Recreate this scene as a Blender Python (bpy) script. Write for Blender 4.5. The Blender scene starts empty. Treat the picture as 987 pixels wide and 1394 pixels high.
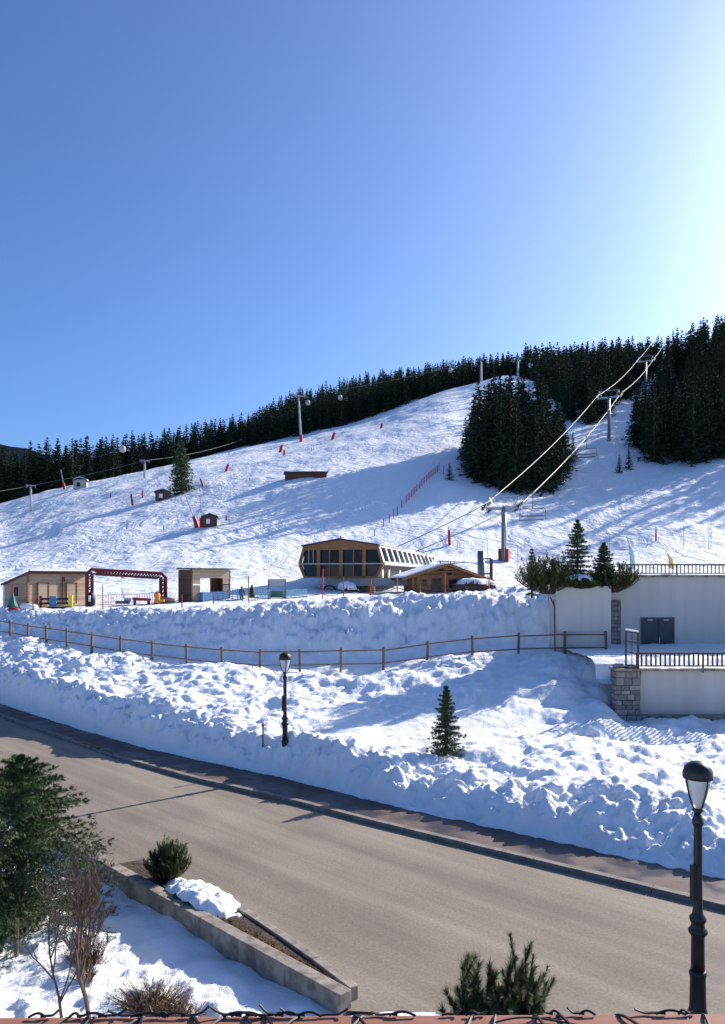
import bpy, math, random
import numpy as np
from mathutils import Vector, Matrix
random.seed(7); np.random.seed(7)
rng = np.random.default_rng(11)
R = math.radians
S = bpy.context.scene
C = S.collection

# ------------------------------------------------------------------ camera, sky, sun, exposure
CAM_Z = 7.25; F = 1050.0; CX = 493.5; HY = 790.0       # metres; focal length and horizon of the 987x1394 photograph
cam = bpy.data.cameras.new('camera'); camo = bpy.data.objects.new('camera', cam); C.objects.link(camo)
cam.sensor_fit = 'VERTICAL'; cam.sensor_height = 36; cam.lens = 36*F/1394.0
cam.shift_y = (HY-697)/1394.0; cam.clip_start = .05; cam.clip_end = 9000
camo.location = (0, 0, CAM_Z); camo.rotation_euler = (R(90), 0, 0); S.camera = camo
SUN_AZ, SUN_EL = R(50), R(26.5)                           # azimuth clockwise from +Y (straight ahead)
w = bpy.data.worlds.new('World'); S.world = w; w.use_nodes = True
wn = w.node_tree.nodes; wl = w.node_tree.links; wn.clear()
sky = wn.new('ShaderNodeTexSky'); sky.sky_type = 'NISHITA'; sky.sun_disc = False
sky.sun_elevation = SUN_EL; sky.sun_rotation = SUN_AZ; sky.altitude = 1900
sky.air_density = .95; sky.dust_density = 8.0; sky.ozone_density = 9.0
bg = wn.new('ShaderNodeBackground'); bg.inputs[1].default_value = .12
wo = wn.new('ShaderNodeOutputWorld'); wl.new(sky.outputs[0], bg.inputs[0]); wl.new(bg.outputs[0], wo.inputs[0])
sl = bpy.data.lights.new('sun', 'SUN'); sl.energy = 5.0; sl.angle = R(.53); sl.color = (1, .93, .83)
so = bpy.data.objects.new('sun', sl); C.objects.link(so); so.location = (60, 40, 60)
sd = Vector((math.sin(SUN_AZ)*math.cos(SUN_EL), math.cos(SUN_AZ)*math.cos(SUN_EL), math.sin(SUN_EL)))
so.rotation_euler = sd.to_track_quat('Z', 'Y').to_euler()
S.view_settings.view_transform = 'Standard'; S.view_settings.look = 'None'
S.view_settings.exposure = 0.78; S.view_settings.gamma = 1
S.render.engine = 'CYCLES'

# ------------------------------------------------------------------ helpers
def W(px, py, d): return Vector(((px-CX)*d/F, d, CAM_Z-(py-HY)*d/F))
def XofP(px, d): return (px-CX)*d/F

def mesh_np(name, v, faces):
    """v (n,3); faces: (m,3) or (m,4) int array"""
    me = bpy.data.meshes.new(name); v = np.asarray(v, np.float32); f = np.asarray(faces, np.int32)
    k = f.shape[1]
    me.vertices.add(len(v)); me.vertices.foreach_set('co', v.ravel())
    me.loops.add(f.size); me.loops.foreach_set('vertex_index', f.ravel())
    me.polygons.add(len(f)); me.polygons.foreach_set('loop_start', np.arange(0, f.size, k, dtype=np.int32))
    me.update(calc_edges=True); return me

class MB:
    def __init__(s): s.v = []; s.f = []
    def add(s, vs, fs):
        b = len(s.v); s.v += [tuple(p) for p in vs]; s.f += [tuple(i+b for i in q) for q in fs]; return s
    def spline(s, pts, rad, n=5):
        p = [Vector(q) for q in pts]
        for _ in range(3):
            o = [p[0]]
            for a, b in zip(p, p[1:]): o += [a.lerp(b, .25), a.lerp(b, .75)]
            p = o+[p[-1]]
        return s.path(p, rad, n)
    def box(s, c, size, rz=0, rx=0, ry=0):
        M = Matrix.Rotation(rz, 3, 'Z') @ Matrix.Rotation(ry, 3, 'Y') @ Matrix.Rotation(rx, 3, 'X'); c = Vector(c)
        vs = [c + M @ Vector((sx*size[0]/2, sy*size[1]/2, sz*size[2]/2)) for sx in (-1, 1) for sy in (-1, 1) for sz in (-1, 1)]
        return s.add(vs, [(0,1,3,2), (4,6,7,5), (0,4,5,1), (2,3,7,6), (0,2,6,4), (1,5,7,3)])
    def beam(s, a, b, wd, ht, up=(0, 0, 1)):
        a = Vector(a); b = Vector(b); d = (b-a).normalized(); u = Vector(up)
        x = d.cross(u)
        if x.length < 1e-4: x = d.cross(Vector((1, 0, 0)))
        x.normalize(); u = x.cross(d).normalized()
        q = [(-1,-1), (1,-1), (1,1), (-1,1)]
        vs = [p + x*(i*wd/2) + u*(j*ht/2) for p in (a, b) for i, j in q]
        return s.add(vs, [(3,2,1,0), (4,5,6,7), (0,1,5,4), (1,2,6,5), (2,3,7,6), (3,0,4,7)])
    def path(s, pts, rad, n=6, caps=True):
        pts = [Vector(p) for p in pts]; m = len(pts)
        if not hasattr(rad, '__len__'): rad = [rad]*m
        vs = []; prev = None
        for i, p in enumerate(pts):
            d = (pts[min(i+1, m-1)]-pts[max(i-1, 0)]).normalized()
            if prev is None:
                x = d.cross(Vector((0, 0, 1)))
                if x.length < 1e-3: x = d.cross(Vector((1, 0, 0)))
            else: x = prev - d*prev.dot(d)
            x.normalize(); prev = x; y = d.cross(x)
            for k in range(n):
                a = 2*math.pi*k/n; vs.append(p + (x*math.cos(a)+y*math.sin(a))*rad[i])
        fs = [(i*n+k, i*n+(k+1) % n, (i+1)*n+(k+1) % n, (i+1)*n+k) for i in range(m-1) for k in range(n)]
        if caps: fs += [tuple(range(n-1, -1, -1)), tuple((m-1)*n+k for k in range(n))]
        return s.add(vs, fs)
    def tube(s, a, b, r0, r1=None, n=8): return s.path([a, b], [r0, r0 if r1 is None else r1], n)
    def lathe(s, prof, n=16, c=(0, 0, 0)):
        vs = [(c[0]+r*math.cos(2*math.pi*k/n), c[1]+r*math.sin(2*math.pi*k/n), c[2]+z) for r, z in prof for k in range(n)]
        m = len(prof)
        fs = [(i*n+k, i*n+(k+1) % n, (i+1)*n+(k+1) % n, (i+1)*n+k) for i in range(m-1) for k in range(n)]
        fs += [tuple(range(n-1, -1, -1)), tuple((m-1)*n+k for k in range(n))]
        return s.add(vs, fs)
    def prism(s, poly, y0, y1):
        """poly in (x,z), counter-clockwise seen from -y; extruded along y"""
        n = len(poly); vs = [(x, y0, z) for x, z in poly]+[(x, y1, z) for x, z in poly]
        fs = [tuple(range(n)), tuple(range(2*n-1, n-1, -1))]+[(i, i+n, (i+1) % n+n, (i+1) % n) for i in range(n)]
        return s.add(vs, fs)
    def slab(s, poly, z0, z1):
        n = len(poly); vs = [(x, y, z0) for x, y in poly]+[(x, y, z1) for x, y in poly]
        fs = [tuple(range(n-1, -1, -1)), tuple(range(n, 2*n))]+[(i, (i+1) % n, (i+1) % n+n, i+n) for i in range(n)]
        return s.add(vs, fs)
    def build(s, name, mat, parent=None, smooth=False, bevel=0, off=None):
        me = bpy.data.meshes.new(name)
        v = s.v if off is None else [(p[0]-off[0], p[1]-off[1], p[2]-off[2]) for p in s.v]
        me.from_pydata(v, [], s.f); me.validate(); me.update()
        import bmesh
        b = bmesh.new(); b.from_mesh(me); bmesh.ops.recalc_face_normals(b, faces=b.faces)
        if bevel: bmesh.ops.bevel(b, geom=list(b.edges), offset=bevel, segments=2, affect='EDGES', profile=.5)
        b.to_mesh(me); b.free()
        return obj(name, me, mat, parent, smooth)
def obj(name, me, mat, parent=None, smooth=False):
    o = bpy.data.objects.new(name, me); C.objects.link(o)
    if mat is not None and not me.materials: me.materials.append(mat)
    if smooth: me.polygons.foreach_set('use_smooth', [True]*len(me.polygons))
    if parent: o.parent = parent
    return o
def tag(o, label=None, cat=None, group=None, kind=None):
    if label: o['label'] = label
    if cat: o['category'] = cat
    if group: o['group'] = group
    if kind: o['kind'] = kind
    return o
def thing(name, label, cat, loc=(0, 0, 0), rz=0, group=None):
    o = bpy.data.objects.new(name, None); C.objects.link(o); o.empty_display_size = .2
    o.location = loc; o.rotation_euler = (0, 0, rz); return tag(o, label, cat, group)
def copy_tree(o, parent=None):
    c = o.copy(); C.objects.link(c); c.parent = parent
    for ch in o.children: copy_tree(ch, c)
    return c

# ------------------------------------------------------------------ noise in numpy
def hash2(ix, iy, seed):
    h = (ix.astype(np.int64)*374761393 + iy.astype(np.int64)*668265263 + seed*1442695040888963) & 0x7fffffff
    h = ((h ^ (h >> 13))*1274126177) & 0x7fffffff
    h = ((h ^ (h >> 15))*2246822519) & 0x7fffffff
    return (h & 0xffff)/65535.0
def perlin(x, y, seed=0):
    ix = np.floor(x); iy = np.floor(y); fx = x-ix; fy = y-iy
    u = fx*fx*fx*(fx*(fx*6-15)+10); v = fy*fy*fy*(fy*(fy*6-15)+10)
    def g(a, b):
        t = hash2(ix+a, iy+b, seed)*2*np.pi
        return np.cos(t)*(fx-a)+np.sin(t)*(fy-b)
    n0 = g(0, 0)*(1-u)+g(1, 0)*u; n1 = g(0, 1)*(1-u)+g(1, 1)*u
    return (n0*(1-v)+n1*v)*1.5
def fbm(x, y, oct=4, seed=0, ridged=False, gain=.5):
    a = 1.; s = 0; t = 0
    for i in range(oct):
        n = perlin(x+17.3*i, y-9.1*i, seed+i)
        if ridged: n = np.abs(n)*2-.5
        s = s+a*n; t += a; a *= gain; x = x*2.03; y = y*2.03
    return s/t
def cells(x, y, seed=0):
    """rounded clods: 1 at a cell's centre falling to 0 at its edge"""
    ix = np.floor(x); iy = np.floor(y); best = np.full(x.shape, 9.)
    for a in (-1, 0, 1):
        for b in (-1, 0, 1):
            cx = ix+a+hash2(ix+a, iy+b, seed); cy = iy+b+hash2(ix+a, iy+b, seed+5)
            d = (cx-x)**2+(cy-y)**2
            sz = .55+.9*hash2(ix+a, iy+b, seed+9)
            best = np.minimum(best, d/sz)
    return np.clip(1-best*1.6, 0, 1)

# ------------------------------------------------------------------ materials
M = {}
def mat(name, col, rough=.7, metal=0, bump=None, var=None, spec=.4, build=None):
    m = bpy.data.materials.new(name); m.use_nodes = True; nt = m.node_tree; n = nt.nodes; l = nt.links
    p = n['Principled BSDF']; p.inputs['Base Color'].default_value = (*col, 1); p.inputs['Roughness'].default_value = rough
    p.inputs['Metallic'].default_value = metal; p.inputs['Specular IOR Level'].default_value = spec
    tc = n.new('ShaderNodeTexCoord')
    def noise(scale, detail=4, stretch=None, rot=0, src='Object'):
        t = n.new('ShaderNodeTexNoise'); t.inputs['Scale'].default_value = scale; t.inputs['Detail'].default_value = detail
        if stretch:
            mp = n.new('ShaderNodeMapping'); mp.vector_type = 'TEXTURE'; mp.inputs['Scale'].default_value = tuple(1/q for q in stretch); mp.inputs['Rotation'].default_value = (0, 0, rot)
            l.new(tc.outputs[src], mp.inputs[0]); l.new(mp.outputs[0], t.inputs[0])
        else: l.new(tc.outputs[src], t.inputs[0])
        return t
    def ramp(src, stops):
        r = n.new('ShaderNodeValToRGB'); e = r.color_ramp.elements
        while len(e) < len(stops): e.new(.5)
        for q, (pos, c) in zip(e, stops): q.position = pos; q.color = (*c, 1) if hasattr(c, '__len__') else (c, c, c, 1)
        l.new(src, r.inputs[0]); return r
    def mix(fac, a, b, mode='MIX'):
        x = n.new('ShaderNodeMix'); x.data_type = 'RGBA'; x.blend_type = mode
        for s, i in ((fac, 0), (a, 6), (b, 7)):
            if isinstance(s, (int, float)): x.inputs[i].default_value = s
            elif isinstance(s, tuple): x.inputs[i].default_value = (*s, 1)
            else: l.new(s, x.inputs[i])
        return x.outputs[2]
    if var:                                             # (scale, second colour, stretch)
        t = noise(var[0], 5, var[2] if len(var) > 2 else None, var[3] if len(var) > 3 else 0)
        r = ramp(t.outputs[0], [(.35, col), (.65, var[1])]); l.new(r.outputs[0], p.inputs['Base Color'])
    if bump:                                            # (scale, strength, distance, stretch)
        t = noise(bump[0], 6, bump[3] if len(bump) > 3 else None)
        b = n.new('ShaderNodeBump'); b.inputs['Strength'].default_value = bump[1]; b.inputs['Distance'].default_value = bump[2]
        l.new(t.outputs[0], b.inputs['Height']); l.new(b.outputs[0], p.inputs['Normal'])
    if build: build(n, l, p, tc, noise, ramp, mix)
    M[name] = m; return m

def b_snow(n, l, p, tc, noise, ramp, mix):
    a = noise(9, 6); c = noise(45, 4)
    ad = n.new('ShaderNodeMath'); ad.operation = 'MULTIPLY_ADD'; ad.inputs[1].default_value = .3
    l.new(c.outputs[0], ad.inputs[0]); l.new(a.outputs[0], ad.inputs[2])
    b = n.new('ShaderNodeBump'); b.inputs['Strength'].default_value = .55; b.inputs['Distance'].default_value = .06
    l.new(ad.outputs[0], b.inputs['Height']); l.new(b.outputs[0], p.inputs['Normal'])
    d = noise(.9, 5); r = ramp(d.outputs[0], [(.45, (.86, .87, .88)), (.75, (.78, .775, .76))])
    l.new(r.outputs[0], p.inputs['Base Color'])
mat('snow', (.86, .87, .88), .6, spec=.25, build=b_snow)
def b_slope(n, l, p, tc, noise, ramp, mix):
    # ski tracks: long thin grooves crossing at several headings, bent by a slow warp
    wp = noise(.05, 3); wm = n.new('ShaderNodeVectorMath'); wm.operation = 'MULTIPLY_ADD'; wm.inputs[1].default_value = (26, 26, 0)
    l.new(wp.outputs[1], wm.inputs[0]); l.new(tc.outputs['Object'], wm.inputs[2])
    prev = None
    for rot, st in ((.5, (1.5, .10, .05)), (-.45, (1.3, .09, .05)), (1.15, (1.1, .12, .05)), (-1.2, (.9, .10, .05))):
        mp = n.new('ShaderNodeMapping'); mp.vector_type = 'TEXTURE'; mp.inputs['Rotation'].default_value = (0, 0, rot); mp.inputs['Scale'].default_value = tuple(1/q for q in st)
        t = n.new('ShaderNodeTexNoise'); t.inputs['Scale'].default_value = .8; t.inputs['Detail'].default_value = 3
        l.new(wm.outputs[0], mp.inputs[0]); l.new(mp.outputs[0], t.inputs[0])
        if prev is None: prev = t.outputs[0]
        else:
            ad = n.new('ShaderNodeMath'); ad.operation = 'ADD'; l.new(prev, ad.inputs[0]); l.new(t.outputs[0], ad.inputs[1]); prev = ad.outputs[0]
    g = noise(1.1, 8); ad = n.new('ShaderNodeMath'); ad.operation = 'MULTIPLY_ADD'; ad.inputs[1].default_value = .9
    l.new(g.outputs[0], ad.inputs[0]); l.new(prev, ad.inputs[2])
    b = n.new('ShaderNodeBump'); b.inputs['Strength'].default_value = .55; b.inputs['Distance'].default_value = .34
    l.new(ad.outputs[0], b.inputs['Height']); l.new(b.outputs[0], p.inputs['Normal'])
mat('slope_snow', (.86, .87, .88), .6, spec=.25, build=b_slope)
mat('cap_snow', (.86, .87, .88), .6, spec=.25, bump=(14, .5, .04))
RA = R(-45)
def b_asph(n, l, p, tc, noise, ramp, mix):
    fine = noise(60, 3); big = noise(.8, 5, (.07, 1, 1), R(136)); pat = noise(.35, 4)
    c1 = ramp(fine.outputs[0], [(.3, (.20, .166, .132)), (.7, (.285, .24, .192))])
    c2 = ramp(big.outputs[0], [(.35, .80), (.65, 1.12)])
    o = mix(1.0, c1.outputs[0], c2.outputs[0], 'MULTIPLY')
    c3 = ramp(pat.outputs[0], [(.3, .86), (.7, 1.1)]); o = mix(1.0, o, c3.outputs[0], 'MULTIPLY')
    c4 = ramp(noise(16, 6).outputs[0], [(.35, .86), (.65, 1.12)]); o = mix(1.0, o, c4.outputs[0], 'MULTIPLY')
    c5 = ramp(noise(2.6, 3, (.05, 1, 1), R(136)).outputs[0], [(.36, .9), (.6, 1.05)]); o = mix(1.0, o, c5.outputs[0], 'MULTIPLY')
    l.new(o, p.inputs['Base Color'])
    b = n.new('ShaderNodeBump'); b.inputs['Strength'].default_value = .5; b.inputs['Distance'].default_value = .006
    l.new(noise(110, 3).outputs[0], b.inputs['Height']); l.new(b.outputs[0], p.inputs['Normal'])
mat('asphalt', (.19, .17, .15), .85, spec=.25, build=b_asph)
def b_paver(n, l, p, tc, noise, ramp, mix):
    mp = n.new('ShaderNodeMapping'); mp.inputs['Rotation'].default_value = (0, 0, R(43)); l.new(tc.outputs['Object'], mp.inputs[0])
    br = n.new('ShaderNodeTexBrick'); br.inputs['Scale'].default_value = 4.5; br.inputs['Mortar Size'].default_value = .03
    br.inputs['Color1'].default_value = (.17, .105, .085, 1); br.inputs['Color2'].default_value = (.11, .085, .075, 1); br.inputs['Mortar'].default_value = (.05, .045, .04, 1)
    l.new(mp.outputs[0], br.inputs[0])
    wet = noise(.7, 5); r = ramp(wet.outputs[0], [(.42, .45), (.6, 1.15)]); o = mix(1., br.outputs[0], r.outputs[0], 'MULTIPLY')
    l.new(o, p.inputs['Base Color'])
    rr = ramp(wet.outputs[0], [(.42, .35), (.6, .85)]); l.new(rr.outputs[0], p.inputs['Roughness'])
    b = n.new('ShaderNodeBump'); b.inputs['Strength'].default_value = .6; b.inputs['Distance'].default_value = .01; b.invert = True
    l.new(br.outputs[1], b.inputs['Height']); l.new(b.outputs[0], p.inputs['Normal'])
mat('pavers', (.15, .11, .09), .8, build=b_paver)
mat('kerb', (.15, .13, .115), .85, bump=(30, .4, .01), var=(3, (.25, .22, .19)))
mat('concrete', (.15, .128, .105), .9, bump=(25, .6, .015), var=(3.5, (.34, .295, .245)))
mat('soil', (.035, .024, .017), .95, bump=(18, 1, .05), var=(7, (.09, .06, .04)))
def b_plaster(n, l, p, tc, noise, ramp, mix):
    st = noise(1.2, 5, (1.6, 1.6, .18)); a = ramp(st.outputs[0], [(.3, (.50, .475, .43)), (.7, (.58, .555, .51))])
    l.new(a.outputs[0], p.inputs['Base Color'])
    b = n.new('ShaderNodeBump'); b.inputs['Strength'].default_value = .3; b.inputs['Distance'].default_value = .008
    l.new(noise(70, 4).outputs[0], b.inputs['Height']); l.new(b.outputs[0], p.inputs['Normal'])
mat('plaster', (.55, .53, .49), .9, build=b_plaster)
mat('mortar', (.12, .11, .10), .95, bump=(30, .6, .02))
for i, c in enumerate(((.23, .205, .18), (.16, .145, .13), (.28, .25, .22), (.20, .17, .145))):
    mat('stone%d' % i, c, .9, bump=(9, .7, .03), var=(4, tuple(q*1.5 for q in c)))
def wood(name, c1, c2, plank=.16, vertical=False):
    def f(n, l, p, tc, noise, ramp, mix):
        mp = n.new('ShaderNodeSeparateXYZ'); l.new(tc.outputs['Object'], mp.inputs[0])
        d = n.new('ShaderNodeMath'); d.operation = 'DIVIDE'; d.inputs[1].default_value = plank; l.new(mp.outputs[0 if vertical else 2], d.inputs[0])
        fl = n.new('ShaderNodeMath'); fl.operation = 'FLOOR'; l.new(d.outputs[0], fl.inputs[0])
        fr = n.new('ShaderNodeMath'); fr.operation = 'FRACT'; l.new(d.outputs[0], fr.inputs[0])
        wnz = n.new('ShaderNodeTexWhiteNoise'); wnz.noise_dimensions = '1D'; l.new(fl.outputs[0], wnz.inputs[1])
        g = noise(2.5, 5, (8, 8, .7) if vertical else (.7, .7, 9))
        ad = n.new('ShaderNodeMath'); ad.operation = 'MULTIPLY_ADD'; ad.inputs[1].default_value = .45; l.new(wnz.outputs[0], ad.inputs[0]); l.new(g.outputs[0], ad.inputs[2])
        r = ramp(ad.outputs[0], [(.4, c1), (.95, c2)]); gap = ramp(fr.outputs[0], [(.0, .3), (.07, 1.)])
        o = mix(1., r.outputs[0], gap.outputs[0], 'MULTIPLY'); l.new(o, p.inputs['Base Color'])
    return mat(name, c1, .8, build=f)
wood('wood_pale', (.26, .185, .12), (.44, .33, .23), .17)
wood('wood_dark', (.06, .032, .022), (.13, .07, .045), .17)
wood('wood_lodge', (.22, .105, .04), (.42, .215, .085), .15)
mat('wood_frame', (.30, .135, .05), .6, var=(6, (.22, .095, .035)))
mat('wood_post', (.13, .085, .055), .85, bump=(30, .5, .01, (1, 1, .15)), var=(8, (.21, .14, .09)))
mat('wood_grey', (.17, .15, .13), .85, var=(5, (.25, .22, .19)))
mat('rail_red', (.24, .095, .06), .55, bump=(6, .25, .004, (.3, 8, 1)), var=(3, (.33, .15, .10), (.6, 12, 1)))
mat('roof_dark', (.04, .035, .033), .6)
mat('glass_dark', (.006, .009, .015), .08, spec=.3)
mat('metal_dark', (.022, .024, .026), .45, metal=.3, spec=.5)
mat('iron_brown', (.045, .035, .03), .6, var=(9, (.07, .05, .04)))
mat('steel', (.42, .43, .44), .45, metal=.7, var=(2, (.34, .35, .36)))
mat('steel_dark', (.13, .14, .15), .5, metal=.5)
mat('cable', (.2, .2, .2), .5, metal=.3)
mat('rib_white', (.74, .73, .70), .6)
mat('grey_panel', (.40, .40, .39), .7, var=(1.5, (.34, .34, .33)))
mat('red', (.48, .025, .03), .6, var=(8, (.36, .02, .025)))
mat('red_dark', (.13, .014, .026), .6)
mat('pink', (.60, .18, .17), .7)
mat('orange', (.70, .25, .02), .6)
mat('yellow', (.62, .50, .05), .6)
mat('blue', (.08, .2, .38), .7)
mat('cyan', (.28, .55, .60), .6)
mat('green', (.05, .16, .12), .7)
mat('black', (.012, .012, .014), .6)
mat('teal_door', (.012, .035, .05), .4, var=(1.5, (.02, .05, .065)))
mat('white', (.8, .8, .8), .5)
mat('skin', (.45, .28, .2), .6)
mat('bark', (.075, .052, .038), .9, bump=(20, .8, .02), var=(8, (.12, .085, .06)))
mat('twig', (.085, .055, .042), .85)
mat('dry', (.13, .075, .035), .9, var=(3, (.22, .13, .06)))
def foliage(name, c1, c2):
    def f(n, l, p, tc, noise, ramp, mix):
        g = n.new('ShaderNodeObjectInfo'); t = noise(1.1, 4); ad = n.new('ShaderNodeMath'); ad.operation = 'MULTIPLY_ADD'; ad.inputs[1].default_value = .35
        l.new(g.outputs['Random'], ad.inputs[0]); l.new(t.outputs[0], ad.inputs[2])
        r = ramp(ad.outputs[0], [(.45, c1), (.85, c2)]); l.new(r.outputs[0], p.inputs['Base Color'])
    return mat(name, c1, .65 if 'far' not in name else .9, spec=.25 if 'far' not in name else .08, build=f)
foliage('needles', (.027, .05, .021), (.062, .095, .034))
foliage('needles_pine', (.035, .06, .02), (.09, .115, .035))
foliage('needles_far', (.018, .030, .020), (.035, .050, .028))
def b_lampglass(n, l, p, tc, noise, ramp, mix):
    p.inputs['Transmission Weight'].default_value = .35; p.inputs['IOR'].default_value = 1.3
mat('lamp_glass', (.78, .80, .80), .35, spec=.5, build=b_lampglass)

# ------------------------------------------------------------------ ground heights
EDGE = [(-60, 84.5), (-21, 44.7), (-13.8, 37.2), (-9, 32.6), (-2.45, 27.5), (.15, 25.1), (3.9, 22.1), (8.7, 18.4), (16, 12.7), (30, 2)]
KERB = [(-60, 82.5), (-21, 42.7), (-9.85, 31.2), (-6.25, 28), (-2.2, 25), (.14, 23), (7.96, 16.9), (16, 10.6), (30, -.5)]
def ray_hit(line, px):
    k = (px-CX)/F
    for (x0, y0), (x1, y1) in zip(line, line[1:]):
        a = x0-k*y0; b = x1-k*y1
        if a <= 0 <= b:
            t = a/(a-b); return y0+t*(y1-y0)
    return 8.
def it(px, xs, ys): return np.interp(px, xs, ys)
HD = [70, 90, 110, 150, 190, 230, 270, 310, 350, 450, 600, 1000]
HP = [-300, 0, 100, 250, 400, 500, 600, 690, 760, 829, 900, 987, 1400, 2400]
HZ = np.array([[3.6, 5, 8, 14, 20, 26, 31, 35, 38, 44, 52, 60],
 [4.8, 6, 8.5, 15, 22, 29, 34, 38, 41, 46, 52, 60],
 [4.9, 6.5, 10, 18.5, 27, 34.5, 40, 43, 45, 50, 56, 65],
 [5.3, 7.5, 12, 22, 33, 42, 49, 55.5, 59, 66, 72, 80],
 [5.6, 7.0, 12.5, 26, 38.5, 48, 56, 64.2, 76, 106, 115, 120],
 [5.7, 6.0, 11.5, 27, 41, 52, 62, 71.3, 84, 117, 125, 130],
 [5.9, 6.4, 11, 27, 43.5, 57, 70, 82.5, 93, 121, 130, 135],
 [6.3, 7, 9.9, 24.7, 41, 57, 72, 90, 98, 127, 135, 140],
 [6.6, 7.2, 10, 24.7, 40, 56, 71, 86, 98, 127, 138, 145],
 [6.8, 7.8, 11, 25, 41.6, 57, 72, 87, 101, 128, 140, 150],
 [7, 8.2, 12.5, 26.5, 39, 54, 70, 87, 101, 132, 145, 155],
 [7, 8.5, 13, 28, 41, 56, 74, 94, 110, 140, 150, 160],
 [8, 10, 15, 31, 45, 62, 80, 100, 118, 150, 165, 170],
 [8, 10, 15, 31, 45, 62, 80, 100, 118, 150, 165, 170]])
FP = [-200, 14, 38, 63, 91, 125, 164, 207, 254, 302, 354, 408, 464, 522, 582, 643, 706, 769, 825, 1500]
FDd = [72, 55, 53.3, 51.5, 50, 48.2, 46.6, 45.2, 44, 43.2, 42.6, 42.2, 42, 42, 42, 42, 41.8, 41.4, 41, 41]
FZ = [3.7, 3.2, 3.1, 3.02, 2.93, 2.82, 2.68, 2.55, 2.43, 2.33, 2.26, 2.3, 2.38, 2.42, 2.75, 3.05, 3.22, 3.32, 3.35, 3.35]
def base_profile(px):
    de = ray_hit(EDGE, px)
    df = it(px, FP, FDd); zf = it(px, FP, FZ)
    zc = it(px, [-200, 0, 142, 250, 400, 500, 560, 722, 895, 987, 1500], [2.4, 2.2, 1.75, 1.65, 1.25, 1.36, 1.15, 1.02, .82, .82, .85])
    dc = df+it(px, [-200, 0, 400, 800], [7, 6.5, 6, 5.6])
    zp = it(px, [-200, 0, 130, 240, 400, 530, 740, 1500], [4.5, 4.75, 5.05, 5.25, 5.77, 6.1, 6.72, 6.9])
    ds = [de, de+.5, de+1.15, de+2.1]; zs = [.12, .52*zc, .86*zc, zc*1.04]
    if px > 330:
        k = min(1, (px-330)/120.)
        dm = 30.6+.4*k; zm = it(px, [330, 420, 600, 700, 800, 840, 1500], [1.75, 1.15, 1.1, 1.05, .95, .9, .9])
        if dm > de+3: ds.append(dm); zs.append(zm)
    if px > 836: ds += [35]; zs += [.95]
    ds += [df-.8, df+.4, df+2.4, df+3.6, dc, dc+2.5]; zs += [zf-.05, zf+.02, zf+.15, zf+.45*(zp-zf), zp, zp-.05]
    hz = [np.interp(px, HP, HZ[:, i]) for i in range(len(HD))]
    for d, z in zip(HD, hz):
        if d > dc+4: ds.append(d); zs.append(z)
    return de, np.array(ds), np.array(zs)
NR = 640; DMAX = 1000.
TT = np.linspace(0, 1, NR)
PXC = np.concatenate([np.linspace(-240, -60, 40)[:-1], np.linspace(-60, 1060, 431)[:-1], np.linspace(1060, 1300, 50)[:-1], np.linspace(1300, 2200, 50)])
NCOL = len(PXC)
DE = np.array([ray_hit(EDGE, p) for p in PXC]); _ex = (PXC-CX)*DE/F
EDN = .30*fbm(_ex*.8, DE*.8, 4, 12)+.10*fbm(_ex*4, DE*4, 2, 13)
# rows: dense in the bank, logarithmic beyond
D = DE[:, None]*(DMAX/DE[:, None])**(TT[None, :]**1.25)
Z = np.zeros_like(D)
for i, p in enumerate(PXC):
    de, ds, zs = base_profile(p); Z[i] = np.interp(D[i], ds, zs)
def smooth(a, n, ax):
    for _ in range(n):
        b = a.copy()
        s0 = [slice(None)]*2; s1 = [slice(None)]*2; s2 = [slice(None)]*2
        s0[ax] = slice(0, -2); s1[ax] = slice(1, -1); s2[ax] = slice(2, None)
        b[tuple(s1)] = (a[tuple(s0)]+2*a[tuple(s1)]+a[tuple(s2)])/4; a = b
    return a
Z = smooth(Z, 5, 1); Z = smooth(Z, 40, 0)
rel = D-DE[:, None]                                     # metres behind the snow's foot
D = D+EDN[:, None]*np.exp(-rel/1.2)                     # ragged foot
X = (PXC[:, None]-CX)*D/F
DF = np.interp(PXC, FP, FDd)[:, None]; DCm = DF+6
def sstep(a, b, x): t = np.clip((x-a)/(b-a), 0, 1); return t*t*(3-2*t)
bank = 1-sstep(0, 12, D-DCm-1.0)                        # 1 on the ploughed banks, 0 on the slope
path = np.exp(-((D-DF-1.4)/1.1)**2)
front = 1-sstep(1.4, 3.2, rel)
clod = sstep(-.1, .3, fbm(X*.3, D*.3, 2, 77))
lump = fbm(X*.2, D*.3, 3, 2)*.55 + fbm(X*.6, D*.8, 4, 3)*.34 + fbm(X*1.4, D*1.8, 5, 21, True)*.11 + (cells(X*1.5, D*2.0, 31)*.08+cells(X*3.4, D*4.2, 41)*.05)*clod + fbm(X*4.5, D*4.5, 2, 22)*.03
upper = sstep(1.5, 3.5, D-DF)*(1-sstep(6.5, 9, D-DF))    # the chunky face under the plateau
flat = np.exp(-((D-31.5)/3.2)**2)*sstep(380, 480, PXC)[:, None]*(1-sstep(700, 830, PXC)[:, None])
amp = bank*(1-.75*path)*(1-.7*flat)*sstep(-.1, .35, rel)
Z += amp*(lump+upper*(fbm(X*.4, D*1.1, 3, 50)*.22+fbm(X*1.5, D*2.6, 4, 51, True)*.30+cells(X*2.3, D*3.4, 52)*.16*sstep(-.2, .3, fbm(X*.5, D*.9, 2, 53))-.05))
Z += front*bank*(fbm(X*.9, D*1.2, 3, 60)*.34+fbm(X*1.8, D*2.2, 5, 61, True)*.2+cells(X*2.8, D*3.4, 62)*.12-.03)*sstep(.03, .4, rel)
hill = sstep(66, 100, D)
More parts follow.
